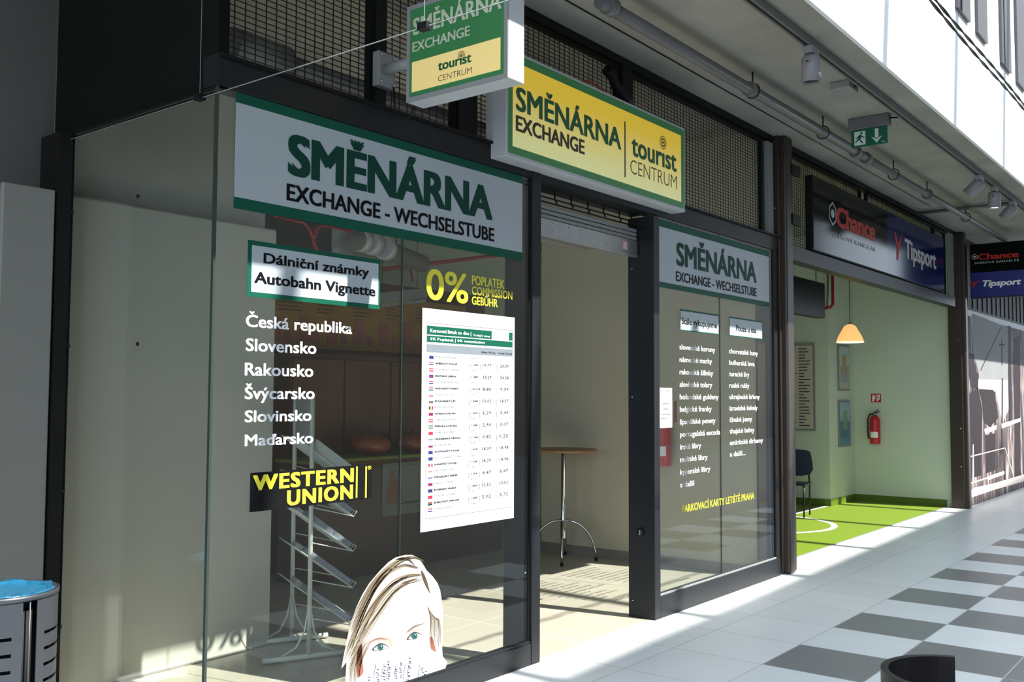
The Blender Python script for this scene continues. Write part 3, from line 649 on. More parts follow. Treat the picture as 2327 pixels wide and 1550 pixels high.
for (cx_, cy_, wd, hh, rt) in ((552, 1163, 92, 44, -.12), (925, 1040, 86, 42, -.25)):
    def el(px, py): return (cx_+px*math.cos(rt)-py*math.sin(rt), cy_+px*math.sin(rt)+py*math.cos(rt))
    fpoly(smooth([el(-wd-8, 22), el(-wd*.6, -hh*.45), el(0, -hh), el(wd*.6, -hh*.5), el(wd, 14), el(wd*.5, hh*.62), el(0, hh*.85), el(-wd*.5, hh*.75)], 4), 5, lash)
    fpoly(smooth([el(-wd*.86, 18), el(-wd*.5, -hh*.2), el(0, -hh*.62), el(wd*.55, -hh*.25), el(wd*.92, 14), el(wd*.5, hh*.52), el(0, hh*.78), el(-wd*.5, hh*.66)], 4), 6, eye)
    fpoly([el(-4+36*math.cos(t*math.pi/12), 2+36*math.sin(t*math.pi/12)*.95) for t in range(24)], 7, iris)
    fpoly([el(-4+14*math.cos(t*math.pi/8), 2+14*math.sin(t*math.pi/8)) for t in range(16)], 8, lash)
    fpoly([el(8+6*math.cos(t*math.pi/5), -10+6*math.sin(t*math.pi/5)) for t in range(10)], 9, eye)
lash.build('eyelash', m_lash, fc); eye.build('eye_white', m_paper, fc); iris.build('iris', m_iris, fc)
b = MB(); fan = [(250, 1620), (280, 1520), (320, 1485), (390, 1470), (400, 1430), (480, 1395), (500, 1360), (600, 1340), (620, 1305), (740, 1300), (760, 1270), (900, 1265), (1000, 1285), (1090, 1180), (1230, 1265), (1280, 1325), (1262, 1400), (1180, 1500), (1150, 1620)]
fpoly(fan, 10, b); b.build('banknote_fan', m_note, fc)
b = MB()
for (x, y, n_) in ((425, 1500, 4), (520, 1415, 6), (590, 1385, 6), (640, 1330, 8), (720, 1400, 5), (770, 1340, 7), (870, 1290, 5), (1005, 1385, 3), (1040, 1430, 3), (860, 1440, 5)):
    for k in range(n_):
        X_, Y_ = x+rnd.uniform(-8, 8), y+k*26; strand([(X_-14, Y_), (X_, Y_+rnd.uniform(-10, 14)), (X_+14, Y_+6)], 11, b, 12)
for x in (475, 560, 615, 700, 800, 840, 960): strand([(x+25, 1330), (x+5, 1440), (x-12, 1600)], 5, b, 12)
b.build('banknote_print', m_nink, fc)

# ================================================================== ROLLER SHUTTER
rs_ = empty('roller_shutter', (5.5, .14, 2.62), 'rolled-up grey steel roller shutter at the top of the doorway', 'roller shutter')
bb_ = bx('bottom_bar', m_galv, 4.80, 6.165, .108, .135, 2.642, 2.752, rs_, bevel=.004)
bx('bar_lip', m_galv, 4.80, 6.165, .098, .135, 2.628, 2.642, rs_)
b = MB()
for x in (5.09, 5.28, 5.42, 5.74): 
    for z in (2.675, 2.725): MB().lathe([(0, 0), (.007, 0), (.007, .004), (0, .005)], (x, .108, z), 8, Matrix.Rotation(R_(90), 3, 'X')).build('rivet', m_chrome, bb_)
lb = bx('warning_label', mat('pink_label', (.62, .30, .32), .5), 5.955, 6.02, .106, .108, 2.665, 2.73, rs_)
b = MB()
for k in range(3): b.box(5.965, 6.01, .1055, .106, 2.675+k*.017, 2.682+k*.017)
b.build('label_print', m_paper, lb)
b = MB(); 
for k in range(3): MB().box(4.80, 6.165, .115, .15, 2.756+k*.03, 2.781+k*.03).build('slat', m_alud, rs_, bevel=.004)
MB().tube([(4.80, .22, 2.80), (6.165, .22, 2.80)], .07, 20).build('rolled_curtain', m_alud, rs_)
b = MB()
for z in (2.862, 2.893): MB().tube([(4.80, .12, z), (6.165, .12, z)], .005, 6).build('guide_rod', m_black, rs_)
for x in (4.95, 5.13, 5.32, 5.52, 5.72, 5.93, 6.10): MB().tube([(x, .12, 2.945), (x, .12, 2.893), (x+.02, .12, 2.880), (x+.02, .12, 2.862)], .006, 6).build('rod_hanger', m_black, rs_)

# ================================================================== BETTING SHOP SIGNS (right)
YS = -.057
s2 = empty('betting_sign', (11.7, -.03, 3.03), 'long glossy sign, black left half and navy right half, above the lime floored shop', 'sign')
xm = at(2017, 560, YS).x
bx('sign_frame', m_black, 9.235, 14.08, -.055, .02, 3.045, 3.79, s2)
bx('black_face', m_blks, 9.25, xm, YS, -.055, 3.055, 3.78, s2); bx('navy_face', m_blue, xm, 14.07, YS, -.055, 3.055, 3.78, s2)
fl('lettering', 'Chance', m_orange, (1900, 490), (1988.5, 540), (1905, 515.5), (1900.5, 467), s2, Y=YS, bold=.06)
fl('lettering', 'SÁZKOVÁ KANCELÁŘ', m_ltgrey, (1891.8, 530), (1989, 570), (1905, 541.6), (1905, 532), s2, Y=YS, bold=.01, space=1.15)
def hexlogo(pc, P, hw, hh, parent, m, Nn, U):
    b = MB(); c = P(*pc); U = Vector(U); W = Vector((0, 0, 1)); Nn = Vector(Nn)*.002
    R1 = [(0, hh), (hw, hh*.5), (hw, -hh*.5), (0, -hh), (-hw, -hh*.5), (-hw, hh*.5)]
    for k in range(6):
        a0, a1 = R1[k], R1[(k+1) % 6]; s_ = .84
        b.poly([c+Nn+U*p[0]+W*p[1] for p in (a0, a1, (a1[0]*s_, a1[1]*s_), (a0[0]*s_, a0[1]*s_))])
    pts = [(.5*hw*math.cos(t), .36*hh*math.sin(t)) for t in [2*math.pi*k/16 for k in range(16)]]
    b.poly([c+Nn+U*x+W*z for x, z in pts])
    b.build('hexagon_emblem', m, parent)
c0, c1 = at(1884, 486, YS), at(1899.6, 486, YS); hexlogo((1892, 486), lambda x, y: at(x, y, YS), (c1.x-c0.x)/2, .125, s2, m_ltgrey, (0, -1, 0), (1, 0, 0))
fl('lettering', 'Tipsport', m_ltgrey, (2055.8, 560), (2127, 600), (2060, 586.6), (2056, 541), s2, Y=YS, bold=.05)
def ylogo(P, pts, parent, Nn):
    b = MB(); Nn = Vector(Nn)*.002
    for q in pts: b.poly([P(*p)+Nn for p in q])
    b.build('arrow_emblem', m_orange, parent)
ylogo(lambda x, y: at(x, y, YS), [[(2031, 526), (2035, 529), (2041.5, 556), (2037, 560)], [(2050, 528), (2042, 552), (2041, 560), (2045.5, 556)], [(2037, 558), (2045, 555), (2041, 590), (2037.5, 592)]], s2, (0, -1, 0))
b2 = empty('hanging_sign', (15.4, -.5, 3.05), 'square black and blue hanging sign beside the far column at the right edge', 'sign')
XS = 15.40
zt2 = atx(2260, 553, XS).z; zm2 = atx(2260, 617, XS).z; zb3 = atx(2260, 674, XS).z; ye = -.09
bx('sign_box', m_black, XS, XS+.12, -1.02, ye, zb3-.01, zt2+.01, b2)
bx('black_face', m_blks, XS-.002, XS, -1.01, ye-.01, zm2, zt2, b2); bx('blue_face', m_bluem, XS-.002, XS, -1.01, ye-.01, zb3, zm2, b2)
sl('lettering', 'Chance', m_orange, XS-.002, (2221.3, 585), (2315, 580), (2222, 591.3), (2222, 577.5), b2, bold=.05)
sl('lettering', 'SÁZKOVÁ KANCELÁŘ', m_ltgrey, XS-.002, (2214.5, 598), (2316, 592), (2215, 600.5), (2215, 596), b2, bold=.01, space=1.15)
sl('lettering', 'Tipsport', m_vwhite2, XS-.002, (2233, 645), (2321, 640), (2234, 651.3), (2234, 637.5), b2, bold=.045, shear=.25)
c0, c1 = atx(2208, 584, XS-.002), atx(2221, 584, XS-.002); hexlogo((2214.5, 584), lambda x, y: atx(x, y, XS-.002), abs(c1.y-c0.y)/2, .045, b2, m_ltgrey, (-1, 0, 0), (0, -1, 0))
ylogo(lambda x, y: atx(x, y, XS-.002), [[(2204, 637), (2208, 639), (2213, 650), (2210, 648)], [(2227, 636), (2213, 643), (2211, 650), (2216, 648)], [(2209, 643), (2216, 642), (2213, 655), (2211, 652)]], b2, (-1, 0, 0))
for z in (3.15, 3.60): tag(bx('sign_arm', m_black, 15.335, 15.45, -.10, -.04, z, z+.06), None, None).parent = b2
for z in (3.27, 3.74):
    t = tag(bx('clamp_bracket', m_black, 8.66, 8.86, -.085, -.045, z-.05, z+.05, bevel=.004), ('lower' if z < 3.5 else 'upper')+' small black clamp fixed to the near bronze column', 'bracket', 'black clamps on the near column')

# panelled header and printed mural past the far column
hp = struct(bx('trim_7', m_black, 15.36, 30, .06, .12, 2.92, 4.03))
b = MB()
for k in range(40): b.box(15.5+k*.33, 15.52+k*.33, .045, .06, 2.98, 4.0)
b.build('slat', mat('dark_slat', (.06, .05, .045), .5), hp)
struct(bx('trim_8', m_alud, 15.36, 30, .0, .05, 2.83, 2.92))
mu = empty('printed_mural', (20, .03, 0), 'large brown and white photographic print of railway machinery on the far shop wall', 'mural')
def mural_mat():
    m = bpy.data.materials.new('mural_print'); m.use_nodes = True; n = m.node_tree.nodes; l = m.node_tree.links; b = n['Principled BSDF']
    tc = n.new('ShaderNodeTexCoord'); mp = n.new('ShaderNodeMapping'); mp.inputs['Scale'].default_value = (3.2, 1, .55); l.new(tc.outputs['Object'], mp.inputs[0])
    nz = n.new('ShaderNodeTexNoise'); nz.inputs['Scale'].default_value = 1.6; nz.inputs['Detail'].default_value = 9; nz.inputs['Roughness'].default_value = .65; l.new(mp.outputs[0], nz.inputs['Vector'])
    cr = n.new('ShaderNodeValToRGB'); e = cr.color_ramp.elements; e[0].position = .36; e[0].color = (.012, .009, .010, 1); e[1].position = .66; e[1].color = (.55, .47, .45, 1)
    q = e.new(.5); q.color = (.13, .10, .10, 1); l.new(nz.outputs['Fac'], cr.inputs[0]); l.new(cr.outputs[0], b.inputs['Base Color']); b.inputs['Roughness'].default_value = .6; b.inputs['Specular IOR Level'].default_value = .1
    return m
bx('mural_print', mural_mat(), 15.38, 30, .0, .05, .0, 2.83, mu)
m_msky = mat('mural_sky_print', (.25, .255, .265), .6, spec=.1, var=.12, vscale=2); m_mdk = mat('mural_dark_print', (.03, .022, .024), .6, spec=.1, var=.4, vscale=6); m_mlt = mat('mural_light_print', (.62, .56, .53), .6, spec=.1, var=.15, vscale=8)
def mpoly(pts, k, bb): bb.poly([at(x, y, 0)+Vector((0, -.001-.001*k, 0)) for x, y in pts][::-1])
b = MB(); mpoly([(2209, 712), (2291, 745), (2290, 888), (2226, 884), (2224, 845), (2211, 800)], 0, b); b.build('sky_patch', m_msky, mu)
b = MB(); mpoly([(2222, 862), (2290, 864), (2292, 930), (2278, 960), (2262, 890), (2224, 884)], 0.5, b); mpoly([(2236, 975), (2264, 966), (2264, 976), (2238, 987)], 3, b); mpoly([(2275, 963), (2318, 950), (2318, 958), (2276, 974)], 3, b)
mpoly([(2197, 1038), (2283, 1017), (2283, 1019), (2197, 1041)], 3, b); mpoly([(2197, 1099), (2282, 1072), (2282, 1075), (2197, 1103)], 3, b); mpoly([(2244, 1083), (2281, 1070), (2282, 1078), (2244, 1092)], 3, b)
mpoly([(2283, 1019), (2284, 1019), (2306, 1088), (2304, 1088)], 3, b); mpoly([(2197, 1122), (2215, 1108), (2260, 1098), (2300, 1086), (2327, 1078), (2327, 1094), (2260, 1113), (2197, 1134)], 2, b); mpoly([(2210, 1010), (2212, 1010), (2213, 1095), (2209, 1097)], 3, b); b.build('light_marks', m_mlt, mu)
b = MB(); mpoly([(2196, 900), (2222, 880), (2232, 930), (2230, 1080), (2196, 1090)], 1, b); mpoly([(2224, 884), (2257, 886), (2265, 920), (2268, 950), (2250, 970), (2236, 960), (2232, 920)], 1, b); mpoly([(2240, 990), (2262, 984), (2262, 1068), (2240, 1076)], 1, b)
mpoly([(2290, 740), (2297, 742), (2300, 960), (2292, 962)], 1, b); mpoly([(2303, 770), (2318, 762), (2319, 1085), (2306, 1086)], 1, b); mpoly([(2273, 744), (2275, 744), (2229, 842), (2227, 842)], 2, b); mpoly([(2275, 770), (2277, 770), (2278, 830), (2276, 830)], 2, b)
mpoly([(2270, 782), (2283, 782), (2283, 785), (2270, 785)], 2, b); mpoly([(2276, 860), (2279, 860), (2278, 1030), (2275, 1030)], 2, b); mpoly([(2200, 800), (2212, 806), (2218, 845), (2224, 850), (2222, 884), (2206, 880), (2200, 840)], 1, b); b.build('dark_marks', m_mdk, mu)

# ================================================================== CEILING FITTINGS
# sprinkler pipe
sp_ = empty('sprinkler_pipe', (9, -.57, 3.88), 'thick grey sprinkler pipe running along under the concrete slab', 'pipe')
MB().tube([(4.62, -.56, 3.885), (9.0, -.575, 3.885)], .041, 14).build('pipe_run', m_pipe, sp_)
MB().tube([(9.25, -.575, 3.885), (15.37, -.575, 3.88)], .034, 14).build('pipe_run', m_pipe, sp_)
MB().tube([(8.97, -.575, 3.885), (9.28, -.575, 3.885)], .038, 14).build('pipe_joint', m_pipe, sp_)
for x in (8.97, 9.27, 6.66, 4.72, 11.35): MB().tube([(x-.035, -.57, 3.885), (x+.035, -.57, 3.885)], .055, 12).build('coupling', m_pipe, sp_)
for x in (6.70, 8.14, 10.12, 11.35, 13.1):
    b = MB(); b.tube([(x, -.57+.055*math.cos(t*math.pi/8), 3.885+.055*math.sin(t*math.pi/8)) for t in range(16)], .005, 6, closed=True); b.tube([(x, -.57, 3.94), (x, -.57, 4.03)], .006, 6); b.build('pipe_hanger', m_black, sp_)
tag(MB().tube([(4.0, -.225, 4.025), (12.9, -.21, 4.025)], .005, 8).build('thin_conduit', m_dark), 'thin dark conduit clipped to the slab between the mesh and the thick pipe', 'conduit')
tag(MB().tube([(13.05, .0, 3.99), (13.05, -1.125, 3.99)], .024, 8).build('cross_conduit', m_pipe), 'grey conduit crossing the slab towards the shop front near the far lamps', 'conduit')
tr = empty('lighting_track', (9, -1.15, 4.0), 'long grey lighting track near the outer edge of the slab', 'lighting track')
bx('track_body', m_pipe, 4.3, 18, -1.185, -1.13, 3.975, 4.029, tr)
b = MB()
for x in [4.3+.98*k for k in range(14)]: b.box(x+.01, x+.97, -1.165, -1.150, 3.972, 3.976)
b.build('track_slot', m_black, tr)
m_lampg = mat('spot_housing', (.22, .22, .24), .45, var=.05); m_lens = mat('spot_lens', (.02, .02, .02), .15); m_lit = mat('lit_spot_lens', (.9, .9, .9), .3, emit=(1, .97, .9), estr=6)
def spot(x, tilt, az, lit, lab):
    t = empty('track_spotlight', (x, -1.157, 3.975), lab, 'spotlight', 'spotlights on the lighting track')
    bx('adapter', m_lampg, x-.07, x+.07, -1.19, -1.125, 3.925, 3.975, t, bevel=.005)
    R = Matrix.Rotation(R_(az), 3, 'Z') @ Matrix.Rotation(R_(tilt), 3, 'X'); c = Vector((x, -1.157, 3.90))
    MB().lathe([(0, .02), (.055, .015), (.064, 0), (.064, -.165), (.058, -.165), (.056, -.14)], c, 24, R).build('housing', m_lampg, t)
    MB().lathe([(0, -.150), (.056, -.150), (.056, -.146), (0, -.146)], c, 20, R).build('lens', m_lit if lit else m_lens, t)
    bx('driver_switch', m_black, x-.095, x-.065, -1.165, -1.155, 3.86, 3.863, t)
spot(6.33, 0, 0, False, 'nearest track spotlight, grey cylinder pointing straight down')
spot(11.15, 48, 0, False, 'tilted grey track spotlight, left of the lit one')
spot(11.85, 0, 0, True, 'grey track spotlight with its lens lit, pointing down')
spot(12.85, 42, 0, False, 'farthest track spotlight, tilted, right of the lit one')
t = empty('ceiling_sensor', (7.4, -1.0, 3.97), 'small flat square box on the slab between the near spotlight and the exit sign', 'sensor')
bx('housing', m_alud, 7.29, 7.50, -1.09, -.94, 3.965, 4.03, t, bevel=.01); MB().tube([(7.40, -1.09, 4.0), (7.40, -1.13, 4.0)], .008, 8).build('cable', m_black, t)
ex = empty('exit_sign', (8.4, -.88, 3.78), 'green emergency exit sign with running figure and down arrow under the slab', 'exit sign')
m_exg = mat('exit_green', (.010, .10, .055), .45, spec=.2); m_exw = mat('exit_white', (.55, .62, .58), .4)
bx('housing', m_pipe, 8.36, 8.44, -1.055, -.71, 3.925, 4.028, ex, bevel=.006)
bx('sign_plate', m_exg, 8.388, 8.398, -1.035, -.728, 3.775, 3.925, ex)
def ep(u, v): return Vector((8.386, -.728-u*.307, 3.775+v*.150))
b = MB(); b.poly([ep(*p) for p in ((.09, .10), (.40, .10), (.40, .90), (.09, .90))]); ex_p = b.build('door_symbol', m_exw, ex)
b = MB()
for q in ([(.66, .92), (.76, .92), (.76, .40), (.66, .40)], [(.56, .48), (.71, .10), (.86, .48), (.71, .32)], [(.86, .10), (.93, .10), (.93, .13), (.86, .13)]): b.poly([ep(*p) for p in q])
b.build('arrow_symbol', m_exw, ex)
b = MB()
def es(q): b.poly([ep(*p)+Vector((-.001, 0, 0)) for p in q])
es([(.29+.035*math.cos(t*.6), .78+.075*math.sin(t*.6)) for t in range(10)]); es([(.22, .70), (.30, .68), (.27, .45), (.20, .48)]); es([(.22, .68), (.14, .52), (.15, .46), (.24, .62)]); es([(.28, .66), (.38, .52), (.37, .47), (.26, .60)])
es([(.21, .48), (.26, .44), (.34, .22), (.30, .18)]); es([(.20, .50), (.25, .42), (.14, .28), (.10, .28), (.10, .33), (.13, .34)]); b.build('running_figure', m_exg, ex)
MB().tube([(8.40, -1.055, 3.99), (8.44, -1.13, 3.99)], .007, 6).build('cable', m_black, ex)

# suspended wire crossing in front of the hanging sign
t = empty('suspension_wire', (2.44, -.4, 2.90), 'taut steel wire with two clamps passing in front of the hanging green sign', 'wire')
MB().tube([(2.438, 1.222, 2.900), (2.438, -2.2, 2.905)], .0022, 6).build('tension_wire', m_alud, t)
for y in (.105, -1.24):
    c = bx('wire_clamp', m_black, 2.423, 2.453, y-.022, y+.022, 2.892, 2.918, t); MB().tube([(2.438, y, 2.915), (2.438, y, 4.03)], .0015, 5).build('drop_wire', m_alud, c)
bt = empty('cable_bundle', (7, -2.2, 4.3), 'pair of loose dark twisted cables stretched in front of the white upper wall', 'cable')
for dz, ph in ((0, 0), (.075, 1.3)):
    for q in (0, math.pi):
        pa_, pb_ = at(2105, -8, -2.2), at(2380, 312, -2.2); b = MB(); b.tube([pa_.lerp(pb_, k/130-.25)+Vector((0, .004*math.cos(k*.3+q+ph), dz*.6+.0045*math.sin(k*.3+q+ph)+.006*math.sin(k*.07+ph))) for k in range(201)], .0048, 5)
        b.build('twisted_cable', m_dark, bt)

# ================================================================== THINGS IN THE LEFT SHOP
# brochure rack
rk = empty('brochure_rack', (4.0, 1.3, 0), 'white wire brochure rack on two posts standing behind the left window', 'rack')
m_rack = mat('rack_white', (.50, .53, .50), .4)
A = Vector((3.945, 1.10, 0)); B = Vector((4.15, 1.515, 0)); U = Vector((.905, -.425, 0)).normalized()
for P_, nm in ((A, 0), (B, 1)):
    MB().tube([P_+Vector((0, 0, .02)), P_+Vector((0, 0, 1.60))], .014, 12).build('post', m_rack, rk)
    MB().tube([P_-U*.28+Vector((0, 0, .022)), P_+U*.24+Vector((0, 0, .022))], .016, 12).build('foot', m_rack, rk)
    for s in (-1, 1):
        MB().tube([P_+U*s*.008+Vector((0, 0, .30)), P_+U*s*.03+Vector((0, 0, .17)), P_+U*s*.08+Vector((0, 0, .08)), P_+U*s*.17+Vector((0, 0, .036))], .006, 8).build('brace', m_rack, rk)
b = MB(); b.slab([A+Vector((0, 0, 1.33)), B+Vector((0, 0, 1.33)), B+Vector((0, 0, 1.60)), A+Vector((0, 0, 1.60))], U, .006); b.build('header_board', m_alud, rk)
W_ = (B-A).normalized()
m_bro = mat('brochure_print', (.20, .22, .27), .4, var=.5, vscale=30); m_clear = mat('clear_plastic', (.40, .42, .42), .25)
for i, z in enumerate((1.27, 1.05, .835, .61, .38)):
    b = MB(); top = -.06; d = .34
    for k in range(9):
        q = A+W_*(.46*k/8); b.tube([q-U*.09+Vector((0, 0, z+.07)), q+U*.27+Vector((0, 0, z-.20)), q+U*.29+Vector((0, 0, z-.17))], .003, 5)
    for s in (0, 1):
        q = A+W_*.46*s; b.tube([q+Vector((0, 0, z-.13)), q+U*.27+Vector((0, 0, z-.20))], .0035, 5)
    for uu, zq in ((-.09, .07), (.27, -.20), (.29, -.17)): b.tube([A+U*uu+Vector((0, 0, z+zq)), B+U*uu+Vector((0, 0, z+zq))], .0035, 5)
    b.build('wire_shelf', m_rack, rk)
    n_ = (U*.27+Vector((0, 0, .36))).normalized()
    if i == 0:
        b = MB(); q = [A-U*.0+W_*.02, A+U*.26+W_*.02, A+U*.26+W_*.44, A+W_*.44]
        b.slab([q[0]+Vector((0, 0, z+.015)), q[1]+Vector((0, 0, z-.18)), q[2]+Vector((0, 0, z-.18)), q[3]+Vector((0, 0, z+.015))], n_, .06); b.build('brochure_tray', m_clear, rk)
    else:
        for k in range(3):
            a0, a1 = .02+.15*k, .15+.15*k; ln = .24 if k == 1 else .27
            b = MB(); q = lambda uu, ww: A+U*uu+W_*ww+Vector((0, 0, z-.19*uu/.25+.008))
            b.slab([q(.25-ln, a0), q(.25, a0), q(.25, a1), q(.25-ln, a1)], n_, .034)
            tag(b.build('brochure_stack', m_bro if k < 2 else m_clear), 'stack of grey-blue brochures, %s tier of the rack, %s pocket' % (('second', 'third', 'fourth', 'lowest')[i-1], ('front', 'middle', 'rear')[k]), 'brochures', 'brochures in the wire rack')

# bistro table behind the doorway
tb = empty('bistro_table', (7.86, 1.96, 0), 'tall round wooden topped bistro table with curved chrome legs inside the doorway', 'table')
tx, ty = 7.86, 1.96
MB().lathe([(0, 1.055), (.315, 1.058), (.33, 1.066), (.33, 1.078), (.322, 1.084), (0, 1.084)], (tx, ty, 0), 48).build('table_top', m_wood, tb)
MB().lathe([(0, .19), (.026, .19), (.030, .22), (.030, .40), (.024, .43), (.023, 1.04), (.06, 1.05), (.06, 1.056), (0, 1.056)], (tx, ty, 0), 20).build('pole', m_chrome, tb)
for k in range(4):
    a = R_(-58+90*k); d = Vector((math.cos(a), math.sin(a), 0)); c = Vector((tx, ty, 0))
    pts = [c+d*(.028+.29*math.sin(t*math.pi/2/8))+Vector((0, 0, .025+.36*math.cos(t*math.pi/2/8))) for t in range(9)]
    lg = MB().tube(pts, .011, 10).build('leg', m_chrome, tb)
    MB().lathe([(0, 0), (.016, 0), (.016, .02), (.012, .028), (0, .028)], pts[-1]-Vector((0, 0, .025)), 12).build('foot_cap', m_dark, lg)

# fire extinguishers
def extinguisher(x, y, z, lab, hose=1):
    """hangs on a wall that faces -x; z is the base of the cylinder"""
    t = empty('fire_extinguisher', (x-.09, y, z), lab, 'fire extinguisher', 'fire extinguishers hung on shop walls')
    c = (x-.095, y, z)
    MB().lathe([(0, 0), (.07, .004), (.078, .02), (.078, .36), (.07, .40), (.045, .43), (.02, .445), (0, .445)], c, 28).build('cylinder', m_redx, t)
    MB().tube([(x-.095, y, z+.44), (x-.095, y, z+.475)], .018, 10).build('valve', m_galv, t)
    b = MB(); b.box(x-.105, x-.085, y-.085, y+.03, z+.475, z+.487, Matrix.Rotation(R_(-18), 3, 'X')); b.box(x-.105, x-.085, y-.07, y+.03, z+.495, z+.505, Matrix.Rotation(R_(-32), 3, 'X')); b.build('handle', m_dark, t)
    b = MB(); b.tube([(x-.095, y+.02, z+.46), (x-.095, y+.075, z+.455), (x-.10, y+.105, z+.38), (x-.10, y+.105, z+.20), (x-.10, y+.10, z+.12), (x-.11, y+.085, z+.08)], .011, 8); b.build('hose', m_dark, t)
    b = MB()
    for k in range(10):
        a0, a1 = R_(140+k*9), R_(149+k*9)
        for z0_, z1_ in ((.10, .19),): b.poly([(x-.095+.0788*math.cos(a), y+.0788*math.sin(a), z+zz_) for a, zz_ in ((a0, z0_), (a1, z0_), (a1, z1_), (a0, z1_))][::-1])
    b.build('paper_label', m_paper, t)
    b = MB(); b.box(x-.02, x-.001, y-.03, y+.03, z+.30, z+.40); b.build('wall_hook', m_galv, t)
    b = MB(); b.box(x-.125, x-.12+.01, y-.07, y-.045, z+.31, z+.345); b.build('yellow_tag', m_ltyel, t)
extinguisher(8.22, 1.0, .945, 'red fire extinguisher on the inner wall behind the right window, below the paper notice')
extinguisher(15.25, 1.255, .885, 'red fire extinguisher on the mint wall of the lime floored shop')
def fire_plate(x, y0_, y1_, z0_, z1_, lab):
    t = empty('extinguisher_sign', (x-.004, (y0_+y1_)/2, z0_), lab, 'safety sign'); bx('plate', m_redx, x-.008, x-.001, y0_, y1_, z0_, z1_, t)
    b = MB(); w_ = y1_-y0_; h_ = z1_-z0_
    def r(u0, u1, v0, v1): b.box(x-.0092, x-.008, y1_-u1*w_, y1_-u0*w_, z0_+v0*h_, z0_+v1*h_)
    r(.12, .30, .10, .70); r(.15, .27, .72, .86); r(.34, .44, .35, .80); r(.58, .70, .10, .55); r(.74, .90, .30, .45); r(.74, .90, .55, .90); r(.56, .66, .65, .9)
    b.build('white_pictogram', m_paper, t)
fire_plate(15.25, 1.185, 1.335, 1.525, 1.655, 'small red and white extinguisher sign above the extinguisher on the mint wall')
t = empty('extinguisher_sign', (8.216, .95, 1.35), 'narrow dark lettered plate above the extinguisher seen through the right window', 'safety sign')
bx('plate', m_ear, 8.212, 8.219, .90, .93, 1.36, 1.56, t)

# back of the left shop
t = empty('menu_banner', (6.6, 3.55, 2.1), 'wide ochre picture banner high on the brown back wall behind the left window', 'banner')
bn = [at(632, 690, 3.55), at(945, 700, 3.55), at(945, 812, 3.55), at(632, 790, 3.55)]
m_och = mat('ochre_print', (.30, .17, .035), .6, var=.35, vscale=2.5)
zl_, zh_ = 2.04, 2.60
bx('banner_sheet', m_och, 5.3, 8.2, 3.54, 3.56, zl_, zh_, t)
b = MB(); m_pk = mat('pink_drawing', (.30, .09, .07), .6); rnd = random.Random(5)
for k in range(8):
    x = 5.5+k*.34; b.box(x, x+.12, 3.532, 3.54, 2.10, 2.10+rnd.uniform(.12, .26)); b.poly([(x+.2+.05*math.cos(a*.63), 3.531, 2.14+.05*math.sin(a*.63)) for a in range(10)])
b.build('drawn_cup', m_pk, t)
b = MB()
for k in range(6):
    for j in range(5): b.box(5.6+k*.45, 5.6+k*.45+rnd.uniform(.12, .28), 3.533, 3.54, 2.38+j*.035, 2.388+j*.035)
b.build('printed_text', m_brown, t)
cb = empty('wall_cabinet', (6.6, 3.4, 0), 'row of dark brown cabinet doors along the back wall behind the left window', 'cabinet')
m_br2 = mat('brown_door', (.13, .058, .028), .4, var=.3, vscale=1.3)
bx('carcass', m_brown, 5.55, 8.0, 3.30, 3.59, .9, 1.98, cb)
for k in range(4): bx('door', m_br2, 5.58+k*.605, 6.165+k*.605, 3.28, 3.30, .95, 1.93, cb, bevel=.004)
ct = empty('service_counter', (6.8, 3.0, 0), 'dark service counter with a pale worktop at the back of the left shop', 'counter')
bx('counter_body', m_brown, 5.4, 8.0, 2.85, 3.25, 0, 1.02, ct); bx('worktop', m_olive, 5.38, 8.02, 2.82, 3.28, 1.02, 1.05, ct, bevel=.005)
m_pump = mat('orange_glaze', (.22, .05, .010), .4)
for x, lab in ((6.30, 'left'), (6.85, 'right')):
    t = empty('orange_bowl', (x, 3.05, 1.05), '%s of two rounded orange bowls on the back counter' % lab, 'bowl', 'orange bowls on the counter'); MB().lathe([(0, 0), (.09, .0), (.17, .05), (.19, .10), (.15, .16), (.06, .19), (0, .195)], (x, 3.05, 1.05), 24).build('bowl_body', m_pump, t); MB().lathe([(0, .19), (.02, .19), (.015, .225), (0, .23)], (x, 3.05, 1.05), 10).build('knob', m_brown, t)
t = empty('framed_picture', (6.6, 2.84, .55), 'grey poster with an orange brown pear shape on the front of the back counter', 'picture')
bx('sheet', mat('grey_poster', (.16, .17, .15), .5), 6.25, 6.95, 2.838, 2.848, .50, .98, t)
b = MB(); b.poly([(x, 2.834, z) for x, z in smooth([(6.36, .93), (6.42, .84), (6.50, .72), (6.47, .62), (6.38, .60), (6.31, .64), (6.31, .75), (6.34, .85)], 4)][::-1]); b.build('pear_shape', mat('pear_print', (.20, .085, .03), .5), t)
b = MB(); b.tube([(6.48+.05*k, 2.832, .60+.012*(k % 2)) for k in range(9)], .006, 5); b.build('rope_shape', m_brown, t)
t = empty('strip_lamp', (6.7, 3.0, 2.55), 'long unlit strip lamp with a fringe below, hung on cords over the back counter', 'lamp')
p0, p1 = at(862, 690, 3.0), at(962, 668, 3.0)
b = MB(); b.slab([(6.33, 2.96, 2.46), (6.95, 2.96, 2.56), (6.95, 2.96, 2.66), (6.33, 2.96, 2.56)], (0, 1, 0), .1); b.build('lamp_body', m_alud, t)
b = MB()
for k in range(24): b.box(6.34+k*.025, 6.352+k*.025, 2.955, 2.965, 2.425+k*.004, 2.455+k*.004)
b.build('fringe', m_clear, t)
for x in (6.40, 6.88): MB().tube([(x, 3.03, 2.5+.17*(x-6.33)), (x, 3.03, 4.03)], .004, 6).build('hanging_cord', m_dark, t)
